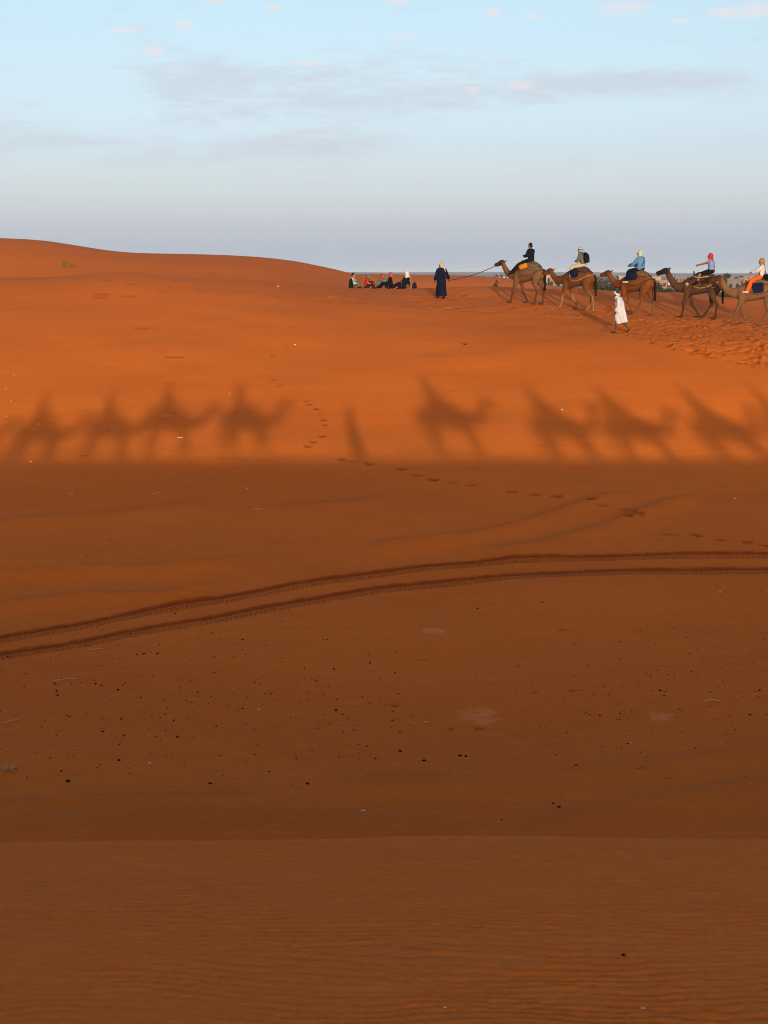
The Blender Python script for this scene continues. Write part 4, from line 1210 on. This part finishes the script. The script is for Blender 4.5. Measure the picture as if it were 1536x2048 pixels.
daypack(829, DS, .34, cloth('purple_bag', (0.03, 0.012, 0.05), .3), 'small dark purple bag standing alone right of the seated group')
x, y, _ = at(773, 573, DS)
tb = empty('camp_stool', (x, y, tz(x, y)), .2, 'small dark-topped stool standing among the seated people', 'stool')
new_obj('seat', plain_mesh('seat', [loft([(0, 0, .34), (0, 0, .37)], [(.13, .13), (.13, .13)], 14, up=(1, 0, 0), k=1)]), C_BROWN, tb)
for k in range(3):
    a = k * 2.1
    new_obj('leg', tube('leg', [(.03 * math.cos(a), .03 * math.sin(a), .35), (.07 * math.cos(a), .07 * math.sin(a), .0)], .014, C_STRIPE, 1), C_STRIPE, tb)

# ------------------------------------------------------------------ the second file, on the ridge under the viewpoint
GB = 'camels of the file on the near ridge'
pose_a = pose_b = None
coat_b = coat('coat_fawn', (0.12, 0.056, 0.022), (0.05, 0.022, 0.010), (0.09, 0.040, 0.017), (0.07, 0.032, 0.013))
ridge_riders = [(-8.95, -7.0), (-6.6, -5.0), (-4.4, -3.0), (-2.58, -.9), (0.0, -.62), (7.0, -1.3), (10.9, -3.6), (13.4, -4.2), (16.4, -4.4), (18.9, -4.4)]
ords = ['tenth', 'ninth', 'eighth', 'seventh', 'own', 'fifth', 'fourth', 'third', 'second', 'first']
pa = camel_pieces((.30, -.35, .45, -.1)); pb = camel_pieces((-.2, .25, .05, .35), neck=(.03, -.12))
eyem = plain_mesh('camel_eye', [ball((0, 0, 0), (.028, .014, .022), 10, 6)])
tailm = plain_mesh('camel_tail', tail_pieces(.04))
poses = [(fused('camel_body', pa[0], .04, 3, .6), tailm, eyem, pa[1]), (fused('camel_body', pb[0], .04, 3, .6), tailm, eyem, pb[1])]
BR = Body(J(wr=(.42, .12, .26)), size=1.0)
BC = Body(J(), asym=dict(elL=(.10, .30, .55), wrL=(.02, .42, .74), elR=(.20, -.08, .50), wrR=(.16, .30, .72)), yaw=1.35, size=1.0)
bodies = {}
def person_parts(key, B, top, legs):
    p = B.torso(.022)
    for sd in 'LR':
        p += B.limb_arm(sd, .026, .95, .012)
    q = [loft([B.J['pelvis'] + V(0, 0, .08), B.J['pelvis'], B.J['pelvis'] - V(-.01, 0, .07)], [(.17, .135), (.19, .15), (.15, .12)], 16, up=(1, 0, 0))]
    for sd in 'LR':
        q += B.limb_leg(sd, .02, 1.0, .02)
    bodies[key] = dict(body=(B.body_mesh(.9, .016), SKIN), shirt=(fused('shirt', p, .02, 3, .6), top), trousers=(fused('trousers', q, .02, 3, .6), legs),
                       headscarf=(fused('headscarf', wrap_scarf(B, 0, True), .016, 2, .6), C_ICE), shL=(fused('shoe', B.shoe('L'), .015, 2, .6), C_BLACK), shR=(fused('shoe', B.shoe('R'), .015, 2, .6), C_BLACK))
person_parts('ride', BR, C_TAUPE, C_NAVY)
person_parts('photo', BC, C_GREY, C_NAVY)
rsad = None
SCB = .90
for k, (rx, ry) in enumerate(ridge_riders):
    gz = tz(rx, ry)
    own = ords[k] == 'own'
    who = 'the viewpoint\'s own' if own else 'the ' + ords[k]
    sc = SCB * (1 if own else (random.uniform(1.08, 1.14) if rx > 3 else random.uniform(1.0, 1.06)))
    yaw = 0.0 if own else (random.uniform(.15, .45) if rx < -3 else random.uniform(-.1, .12))
    loc = (rx + .25 * sc, ry, gz)
    croot, M, _ = make_camel(loc, yaw, sc, None, coat_b, f'fawn camel on the near ridge, {who} of the shadow-casting file', GB, mesh=poses[k % 2])
    sr, rsad = make_saddle(M, yaw, sc, f'saddle of {who} camel on the near ridge', 'saddles of the near file', C_BROWN, C_TAN, meshes=rsad, sx=-.25)
    pr = empty('person', M @ Vector((-.25, 0, 1.93)), yaw, f'rider on {who} camel of the near ridge file', 'person', 'riders of the near file')
    pr.scale = (sc,) * 3
    for nm, (me, mt) in bodies['photo' if own else 'ride'].items():
        o = bpy.data.objects.new('shoe' if nm.startswith('sh') and len(nm) == 3 else nm, me)
        COL.objects.link(o); o.parent = pr
        if not me.materials:
            me.materials.append(mt)
# one guide walking between them
gx, gy = 3.85, -.5
BG = Body(STAND, asym=dict(knL=(.18, .09, .5), anL=(.22, .09, .09), toeL=(.38, .10, .03), anR=(-.25, -.09, .14), toeR=(-.12, -.10, .04)), size=1.0)
rg = empty('person', (gx, gy, tz(gx, gy)), 0.0, 'guide on foot on the near ridge, whose shadow stands alone between two camels\'', 'person')
new_obj('body', BG.body_mesh(.8, .016), SKIN_D, rg)
robe = [loft([(.03, 0, 1.50), (.03, 0, 1.44), (.02, 0, 1.30), (.0, 0, 1.08), (.0, 0, .80), (.02, 0, .50), (.03, 0, .20)], [(.07, .07), (.19, .11), (.22, .15), (.20, .16), (.21, .19), (.22, .22), (.23, .24)], 30, up=(1, 0, 0), k=3, ripple=folds(5, .06, 3))] + BG.torso(.034)
for sd in 'LR':
    robe += BG.limb_arm(sd, .036, .93, .03)
new_obj('robe', fused('robe', robe, .02, 1, .6), C_NAVY, rg)
new_obj('headscarf', fused('headscarf', wrap_scarf(BG, .01, True), .016, 2, .6), C_OFFW, rg)
# ------------------------------------------------------------------ beyond the dunes
LEAF = [cloth('foliage_olive', (0.040, 0.044, 0.018), .35, 1.5), cloth('foliage_grey_green', (0.050, 0.058, 0.034), .3, 1.5), cloth('foliage_dark', (0.022, 0.028, 0.012), .35, 1.5)]
BARK = cloth('bark', (0.10, 0.065, 0.04), .3, 3)
def crown_mesh(rx, rz, n, leaf, seed):
    r = np.random.default_rng(seed)
    clumps = r.normal(0, 1, (9, 3)); clumps /= np.linalg.norm(clumps, axis=1)[:, None]
    clumps *= r.uniform(.25, .75, (9, 1))
    c = clumps[r.integers(0, 9, n)] + r.normal(0, .22, (n, 3))
    c[:, 2] = np.maximum(c[:, 2], -.95)
    c *= np.array([rx, rx, rz])
    d1 = r.normal(0, 1, (n, 3)); d1 /= np.linalg.norm(d1, axis=1)[:, None]
    d2 = np.cross(d1, r.normal(0, 1, (n, 3))); d2 /= np.linalg.norm(d2, axis=1)[:, None]
    s = leaf * r.uniform(.6, 1.3, (n, 1))
    v = np.stack([c + d1 * s, c + d2 * s * .5, c - d1 * s, c - d2 * s * .5], 1).reshape(-1, 3)
    me = bpy.data.meshes.new('crown')
    me.from_pydata(v.tolist(), [], np.arange(4 * n).reshape(-1, 4).tolist())
    return me
def bush(u, vtop, wpx, D, label, leaf=0, name='tamarisk_tree', dark=None, n=800, group='trees of the oasis beyond the ridge', lift=.0):
    x, y, ztop = at(u, vtop, D)
    zg = tz(x, y)
    h = max(ztop - zg, .4)
    w = wpx / F * D / 2
    root = empty(name, (x, y, zg), random.uniform(0, 6), label, 'tree' if h > 1.6 else 'bush', group)
    rz = h * (.5 - lift * .5)
    cr = new_obj('crown', crown_mesh(w * .95, rz, n, max(w, rz) * (.09 if name == 'desert_bush' else .13), int(u * 7 + D)), LEAF[leaf], root)
    cr.location = (0, 0, h - rz)
    tr = []
    for k in range(3):
        a = k * 2.2
        tr.append(loft([(0.05 * k, 0, -.2), (.2 * w * math.cos(a), .2 * w * math.sin(a), h * .35), (.45 * w * math.cos(a), .45 * w * math.sin(a), h * .7)], [.10 + .02 * h, .06 + .012 * h, .02], 7))
    new_obj('trunk', plain_mesh('trunk', tr), BARK, root)
    return root
bush(1203, 546, 46, 340, 'tall grey-green tamarisk directly behind the backpack rider\'s camel', 1, n=900)
bush(1190, 556, 30, 320, 'low olive tree left of the tall tamarisk behind the second camel', 0)
bush(1226, 561, 34, 330, 'round olive tree right of the tall tamarisk, under the third camel\'s nose', 2)
bush(1250, 565, 36, 310, 'dark bush under the third camel\'s neck', 2)
bush(1272, 568, 30, 310, 'dark bush hidden behind the third camel\'s chest', 2)
bush(1316, 562, 26, 330, 'green bush between the third camel\'s tail and fourth camel', 0)
bush(1336, 566, 34, 330, 'green bush below the fourth camel\'s throat', 0)
bush(1356, 571, 30, 320, 'low green bush below the fourth camel\'s neck', 2)
bush(1378, 574, 26, 320, 'low green bush before the fourth camel\'s forelegs', 0)
bush(1448, 583, 26, 300, 'low scrub bush between the fourth camel and fifth camel\'s head', 0)
bush(1472, 584, 30, 300, 'low scrub bush under the fifth camel\'s neck', 2)
bush(1428, 582, 20, 300, 'low scrub bush behind the fourth camel\'s hind legs', 1)
bush(1457, 546, 26, 620, 'dome-shaped dark tree above the arched house at right', 2, lift=.4)
bush(1102, 561, 18, 520, 'blue-green shrub under the second camel\'s muzzle', 1)
bush(1118, 561, 16, 520, 'olive shrub under the second camel\'s throat', 0)
bush(1090, 563, 14, 520, 'small shrub at the leading camel\'s tail', 1)
bush(993, 548, 16, 900, 'larger tree standing behind the white tents', 1)
bush(1003, 549, 12, 900, 'smaller tree beside the tree behind the white tents', 0)
bush(976, 552, 8, 900, 'tiny bush among the white tents', 2)
bush(991, 560, 10, 190, 'lone bush on the orange sand below the white tents', 2, n=450, name='desert_bush')
bush(1004, 569, 12, 110, 'sparse grass bush on the sand before the leading camel', 0, n=160, name='desert_bush')
bush(846, 551, 14, 700, 'far dark shrub left of the navy-robed guide', 2)

def dry_bush(u, v, w, h, label, mat, n=60, D=None, name='grass_tussock', cat='grass tuft', lo=14, hi=140, group=None, lean=0.6, r=.008):
    x, y, z = on_ground(u, v, lo, hi)
    ps = []
    for k in range(n):
        a = random.uniform(0, 2 * math.pi); q = random.uniform(.2, 1)
        dx, dy = math.cos(a) * w * q, math.sin(a) * w * q
        hh = h * random.uniform(.4, 1)
        bx, by = dx * .25, dy * .25
        if lean > 1.1:          # loose straws lying about
            bx, by = random.gauss(0, w * .8), random.gauss(0, w * .35)
            a2 = random.uniform(-.6, .6) + (math.pi if random.random() < .5 else 0); ll = w * random.uniform(.08, .3)
            dx, dy, hh = math.cos(a2) * ll, math.sin(a2) * ll, h * random.uniform(.15, .6)
        ps.append(loft([(bx, by, -.02), (bx + dx * .3 * lean, by + dy * .3 * lean, hh * .6), (bx + dx * lean, by + dy * lean, hh * random.uniform(.75, 1))], [r, r * .8, r * .3], 4, k=2))
    o = new_obj(name, plain_mesh(name, ps), mat)
    o.location = (x, y, z)
    if lean > 1.1:
        o.name = 'straw_litter'
        return tag(o, label, None, None, 'stuff')
    return tag(o, label, cat, group)
STRAW = cloth('dry_straw', (0.62, 0.36, 0.16), .25, 20)
STRAWG = cloth('green_straw', (0.26, 0.13, 0.014), .3, 20)
dry_bush(128, 534, .60, .70, 'yellow-green grass tussock on the far dune at left', STRAWG, 55, lo=88, hi=128, r=.018)
dry_bush(140, 536, .5, .4, 'low trailing grass right of the yellow-green tussock', STRAWG, 40, lo=88, hi=128, r=.015)

ADOBE = [cloth('adobe_pink', (0.28, 0.15, 0.095), .15, .5), cloth('adobe_cream', (0.36, 0.23, 0.15), .15, .5), cloth('adobe_grey', (0.16, 0.12, 0.11), .15, .5)]
OPEN = cloth('window_shade', (0.03, 0.025, 0.025), .2, 1)
TRIM = cloth('white_trim', (0.60, 0.52, 0.46), .1, 1)
def arch_prism(w, h, d):
    pr = [(-w / 2, 0), (w / 2, 0), (w / 2, h - w / 2)] + [(w / 2 * math.cos(a), h - w / 2 + w / 2 * math.sin(a)) for a in np.linspace(0, math.pi, 9)[1:-1]] + [(-w / 2, h - w / 2)]
    n = len(pr)
    v = [(p[0], -d, p[1]) for p in pr] + [(p[0], d, p[1]) for p in pr]
    f = [tuple(range(n)), tuple(range(2 * n - 1, n - 1, -1))] + [(i, (i + 1) % n, n + (i + 1) % n, n + i) for i in range(n)]
    return np.array(v), f
def house(u0, u1, vtop, D, mat, label, wins=3, depth=7, arches=0, rows=1):
    vtop += 2.5
    xa, y, ztop = at(u0, vtop, D); xb, _, _ = at(u1, vtop, D)
    x = (xa + xb) / 2
    zg = tz(x, y)
    h, w = ztop - zg, xb - xa
    root = empty('adobe_house', (x, y, zg), 0, label, 'house', 'houses of the village beyond the ridge')
    new_obj('wall', plain_mesh('wall', [box((0, depth / 2, h / 2 - .5), (w / 2, depth / 2, h / 2 + .5))], False), mat, root)
    t = .25
    new_obj('parapet', plain_mesh('parapet', [box((0, -.03, h + .2), (w / 2 + .05, t, .3)), box((0, depth + .03, h + .2), (w / 2 + .05, t, .3)),
                                             box((-w / 2, depth / 2, h + .2), (t, depth / 2 - t, .3)), box((w / 2, depth / 2, h + .2), (t, depth / 2 - t, .3))], False), mat, root)
    if arches:
        for k in range(arches):
            ax = (k + .5) / arches * w - w / 2
            o = new_obj('arch_opening', plain_mesh('arch', [arch_prism(w / arches * .5, h * .55, .04)], False), OPEN, root)
            o.location = (ax, -.03, h * .22)
        new_obj('ledge', plain_mesh('ledge', [box((0, -.2, h * .16), (w / 2 + .1, .25, .18))], False), TRIM, root)
    else:
        for q in range(rows):
            for k in range(wins):
                o = new_obj('window', plain_mesh('window', [box((0, 0, 0), (.45, .04, .6))], False), OPEN, root)
                o.location = ((k + .5) / wins * w - w / 2, -.03, h * (.62 if rows == 1 else .40 + .33 * q))
                new_obj('sill', plain_mesh('sill', [box((0, -.06, -.66), (.55, .08, .05))], False), mat, o)
    return root
house(1087, 1100, 551, 720, ADOBE[1], 'cream house behind the second camel\'s muzzle', 2)
house(1100, 1122, 556, 640, ADOBE[0], 'pink house below the second camel\'s chin', 3)
house(1122, 1140, 553, 760, ADOBE[0], 'pink house behind the second camel\'s neck', 2)
house(1238, 1254, 551, 700, ADOBE[1], 'cream house under the third camel\'s muzzle', 2)
house(1250, 1278, 555, 620, ADOBE[1], 'long cream house behind the third camel\'s neck', 4)
house(1298, 1322, 553, 680, ADOBE[1], 'cream house right of the third camel\'s tail', 3)
house(1314, 1334, 560, 560, ADOBE[0], 'low pink house below the fourth camel\'s chin', 2)
house(1337, 1347, 552, 800, TRIM, 'small white house above the fourth camel\'s neck', 1)
house(1350, 1372, 551, 820, ADOBE[2], 'grey house beyond the fourth camel\'s shoulder', 3)
house(1424, 1448, 560, 470, ADOBE[0], 'pink arched house behind the fifth camel\'s nose', arches=2)
house(1455, 1482, 558, 450, ADOBE[2], 'grey house with two dark arches above the fifth camel\'s neck', arches=2)
house(1478, 1488, 555, 520, ADOBE[2], 'narrow grey tower house right of the two arches', 1, rows=2)
house(1488, 1512, 552, 600, ADOBE[0], 'pink house before the rider in orange trousers', 3)
house(1512, 1545, 556, 600, ADOBE[1], 'cream house behind the rider at the right edge', 3)
house(1440, 1470, 554, 640, ADOBE[1], 'cream house beneath the dome-shaped tree', 3)

TENT = cloth('white_canvas', (0.50, 0.44, 0.39), .08, .5)
def tent(u, w, vtop, D, label):
    x, y, ztop = at(u, vtop, D); zg = tz(x, y); h = ztop - zg; ww = w / F * D
    root = empty('white_tent', (x, y, zg), 0, label, 'tent', 'white tents beyond the sand')
    new_obj('wall', plain_mesh('wall', [box((0, 0, h * .3), (ww / 2, ww / 2, h * .3 + .02))], False), TENT, root)
    v = np.array([(-ww / 2 - .2, -ww / 2 - .2, h * .6), (ww / 2 + .2, -ww / 2 - .2, h * .6), (ww / 2 + .2, ww / 2 + .2, h * .6), (-ww / 2 - .2, ww / 2 + .2, h * .6), (0, 0, h)], float)
    new_obj('roof', plain_mesh('roof', [(v, [(0, 1, 4), (1, 2, 4), (2, 3, 4), (3, 0, 4), (3, 2, 1, 0)])], False), TENT, root)
    new_obj('doorway', plain_mesh('doorway', [box((0, -ww / 2 - .02, h * .26), (ww * .12, .03, h * .26))], False), OPEN, root)
for u, w, vt, nm in [(961, 10, 552.3, 'leftmost of the row'), (973, 8, 552.0, 'second from left in the row'), (982, 7, 552.0, 'third from left in the row'), (991, 9, 553.2, 'fourth from left, lower than its neighbours'), (1000, 9, 553.0, 'third from right in the row'), (1008, 8, 552.0, 'second from right in the row'), (1015, 6, 553.5, 'rightmost of the row by the camel')]:
    tent(u, w, vt, 700, 'white tent beyond the sand, ' + nm)

# ------------------------------------------------------------------ small things lying on the sand
DUNG = cloth('dry_dung', (0.010, 0.008, 0.008), .3, 30)
PALEB = cloth('pale_scrap', (0.62, 0.52, 0.40), .15, 30)
def lump(seed):
    r = np.random.default_rng(seed)
    v, f = ball((0, 0, 0), (1, .8, .62), 8, 6)
    v = v * (1 + .12 * r.normal(0, 1, (len(v), 1)))
    return plain_mesh('dropping', [(v, f)])
lumps_ = [lump(k) for k in range(5)]
for m_ in lumps_:
    m_.materials.append(DUNG)
px = [(131, 1192, 1.2), (146, 1197, 1.0), (287, 1308, 1.2), (315, 1307, 1.1), (350, 1227, 1.1), (405, 1177, 1.2), (236, 1380, 1.3), (113, 1383, 1.1), (110, 1368, 1.2), (191, 1368, 1.2), (115, 1391, 1.3), (740, 1326, 1.3), (668, 1338, 1.2),
      (800, 1503, 1.2), (848, 1522, 1.3), (920, 1512, 1.3), (932, 1513, 1.3), (1152, 1532, 1.5), (863, 1551, 1.2), (358, 1601, 1.3), (475, 1614, 1.4), (518, 1618, 1.2), (427, 1618, 1.0), (258, 1612, 1.1), (136, 1563, 1.6), (420, 1567, 1.3), (131, 1624, 1.0),
      (790, 1600, 1.2), (1106, 1607, 1.1), (1118, 1615, 1.4), (955, 1217, 1.3), (1085, 1205, 1.0), (1500, 1430, 1.2), (1519, 1381, 1.1), (1321, 1607, 1.1), (485, 1280, 1.1), (745, 1585, 1.1), (1320, 1381, 1.2), (672, 1421, 1.2), (205, 1463, 1.2), (355, 1474, 1.2), (238, 1521, 1.2), (615, 1568, 1.2)]
k = 0
def free(u, v):
    return all((u - a) ** 2 + ((v - b) * 1.6) ** 2 > 110 for a, b, _ in px)
while len(px) < 262:
    zone = random.random()
    if zone < .52:
        u, v = random.uniform(0, 800), random.gauss(1400, 95)
    elif zone < .8:
        u, v = random.uniform(1150, 1536), random.gauss(1375, 75)
    elif zone < .9:
        u, v = random.uniform(0, 300), random.uniform(960, 1250)
    else:
        u, v = random.uniform(0, 1536), random.uniform(1180, 1640)
    if 0 < u < 1536 and 960 < v < 1640 and free(u, v):
        px.append((u, v, random.uniform(.55, .95)))
for i, (u, v, q) in enumerate(px):
    x, y, z = on_ground(u, v)
    o = bpy.data.objects.new('dropping', lumps_[i % 5])
    COL.objects.link(o)
    r_ = .026 * q
    o.scale = (r_ * random.uniform(.9, 1.3), r_, r_)
    o.location = (x, y, z + r_ * random.uniform(.0, .3))
    o.rotation_euler = (0, 0, random.uniform(0, 6))
    big = 'large black' if q >= 1.0 else 'small dark'
    side = 'left' if u < 512 else ('centre' if u < 1024 else 'right')
    vt = np.interp(u, [0, 400, 768, 1100, 1536], [1312, 1241, 1178, 1148, 1141])
    band = 'above the tyre tracks' if v < vt else ('just below the tyre tracks' if v < vt + 110 else ('midway down the valley' if v < 1500 else 'near the foot of the near dune'))
    tag(o, f'{big} dropping on the sand {band}, {side} third', 'dropping', 'droppings scattered over the valley')
sm = []
for i in range(330):
    zone = random.random()
    u = random.uniform(-100, 850) if zone < .5 else (random.uniform(1050, 1640) if zone < .85 else random.uniform(0, 1536))
    v = random.gauss(1390, 110)
    if not 900 < v < 1655:
        continue
    x, y, z = on_ground(u, v)
    r_ = random.uniform(.007, .014)
    vv, ff = ball((x, y, z + r_ * .3), (r_ * 1.2, r_, r_), 6, 4)
    sm.append((vv, ff))
tag(new_obj('dung_crumbs', plain_mesh('dung_crumbs', sm), DUNG), 'tiny dark crumbs of dung strewn over the valley sand', 'crumbs', None, 'stuff')
scrap = plain_mesh('scrap', [ball((0, 0, 0), (1, .6, .4), 8, 6)])
scrap.materials.append(PALEB)
def pale(u, v, r_, label, group=None, lo=14):
    x, y, z = on_ground(u, v, lo, 140)
    o = bpy.data.objects.new('pale_pebble', scrap); COL.objects.link(o)
    o.scale = (r_, r_, r_); o.location = (x, y, z + r_ * .3); o.rotation_euler = (0, 0, random.uniform(-.5, .5))
    tag(o, label, 'pebble', group)
for u, v in [(28, 750), (12, 778), (22, 802), (13, 833), (123, 700), (460, 788)]:
    pale(u, v, .034, 'pale pebble on the sunlit slope left of the camel shadows', 'pale pebbles on the sunlit slope')
for u, v in [(78, 849), (357, 876), (363, 876), (62, 924)]:
    pale(u, v, .048, 'pale pebble lying in the left camel shadows', 'pale pebbles in the left shadows')
pale(1124, 820, .05, 'white pebble right of the second camel shadow from centre')
pale(590, 690, .05, 'tiny pale pebble high on the sunlit slope above the footprints')
pale(556, 573, .06, 'tiny pale pebble near the crest left of the seated group')
for u, v in [(144, 988), (494, 977), (354, 1127), (670, 1210), (518, 1420), (299, 1527), (1262, 1487), (852, 1445), (1094, 1641)]:
    pale(u, v, .036, 'small pale pebble in the shaded valley', 'pale pebbles in the shaded valley')
pale(1470, 998, .05, 'white triangular pebble above the tracks at right')
pale(1440, 1185, .042, 'pale pebble below the tyre tracks at right')
pale(727, 1624, .055, 'largest white pebble just beyond the near dune\'s edge')
def near_pt(u, v):
    d = ray(u, v)
    ys = np.linspace(4.5, 8.5, 400)
    p = CAM[None] + d[None] * (ys / d[1])[:, None]
    i = int(np.argmax(p[:, 2] - terrain(p[:, 0], p[:, 1]) <= 0))
    return float(p[i, 0]), float(p[i, 1]), tz(p[i, 0], p[i, 1])
for u, v, r_, nm, me_, lb, ct in [(1247, 1912, .008, 'dark_stone', lumps_[1], 'small dark stone on the rippled near dune', 'stone'), (1286, 2020, .008, 'pale_pebble', scrap, 'tiny pale pebble at the lower edge of the near dune', 'pebble'),
                                 (890, 2017, .007, 'pale_pebble', scrap, 'tiny pale pebble low on the near dune, left of the other', 'pebble')]:
    x, y, z = near_pt(u, v)
    o = bpy.data.objects.new(nm, me_); COL.objects.link(o)
    o.scale = (r_ * 1.3, r_, r_); o.location = (x, y, z + r_ * .5); tag(o, lb, ct)
# straw and twigs
def twig(pxs, r, label, mat=STRAW, cat='twig', group=None, name='dry_twig', z0=.02):
    g_ = np.array(on_ground_many(pxs))
    g_[:, 2] += z0
    o = new_obj(name, tube(name, g_ - g_[0], r, mat, 3, 5), mat)
    o.location = Vector(g_[0])
    return tag(o, label, cat, group)
twig([(1411, 1405), (1416, 1402), (1428, 1402), (1442, 1405)], .014, 'pale curved twig lying on the valley sand at right')
twig([(172, 1303), (186, 1300), (205, 1299)], .009, 'straight straw stalk just below the tyre tracks at left')
twig([(105, 1364), (128, 1360), (150, 1359)], .009, 'straw stalk among droppings at left')
twig([(303, 992), (310, 988), (318, 986)], .012, 'small pale twig in the shade above the tracks')
twig([(507, 1020), (520, 1019), (532, 1021)], .010, 'thin straw in the shade left of centre')
twig([(3, 1449), (20, 1444), (38, 1440)], .009, 'straw stalk at the left edge above the straw heap')
dry_bush(15, 1541, .30, .10, 'heap of pale straw at the left edge of the valley', STRAW, 26, lean=1.05, r=.006)
dry_bush(487, 1558, .5, .10, 'sparse wisps of straw left of centre in the valley', STRAW, 18, lean=1.4, r=.004, group='wisps of straw')
dry_bush(375, 1562, .3, .07, 'few short straws left of the wisps of straw', STRAW, 12, lean=1.4, r=.005, group='wisps of straw')
dry_bush(255, 1553, .25, .05, 'scattered straw bits near the lower left', STRAW, 10, lean=1.4, r=.005, group='wisps of straw')
dry_bush(160, 1500, .35, .06, 'thin straws above the scattered bits at lower left', STRAW, 10, lean=1.6, r=.005, group='wisps of straw')
dry_bush(578, 1600, .12, .16, 'single upright straw tuft low in the valley', STRAW, 7, lean=.5, r=.004, group='wisps of straw')
dry_bush(785, 1566, .12, .05, 'little straw tuft beyond the near dune at centre', STRAW, 9, lean=1.0, r=.005, group='wisps of straw')
dry_bush(930, 690, .16, .10, 'small dark dried plant on the sunlit slope below the camels', cloth('dry_plant', (0.12, 0.03, 0.012), .3), 7, lean=1.0, r=.014, cat='plant', name='dried_plant')

# ------------------------------------------------------------------ haze over the plain
hv = [(-15500, -450), (15500, -450), (15500, 12400), (-15500, 12400)]
zb, zt = float(ZZ.min()) - 1.0, float(max(ZZ.max(), CZ + 12)) + 2.0
me = bpy.data.meshes.new('haze')
me.from_pydata([(x, y, zb) for x, y in hv] + [(x, y, zt) for x, y in hv], [], [(3, 2, 1, 0), (4, 5, 6, 7), (0, 1, 5, 4), (1, 2, 6, 5), (2, 3, 7, 6), (3, 0, 4, 7)])
hm = bpy.data.materials.new('haze_air')
hm.use_nodes = True
t = NT(hm.node_tree)
pv = t.n('ShaderNodeVolumePrincipled', inp={'Color': (0.86, 0.88, 0.94, 1), 'Density': 0.00010, 'Anisotropy': 0.0})
mo = t.n('ShaderNodeOutputMaterial')
t.t.links.new(pv.outputs[0], mo.inputs['Volume'])
tag(new_obj('haze', me, hm), 'thin pale haze over the desert plain', 'haze', None, 'stuff')
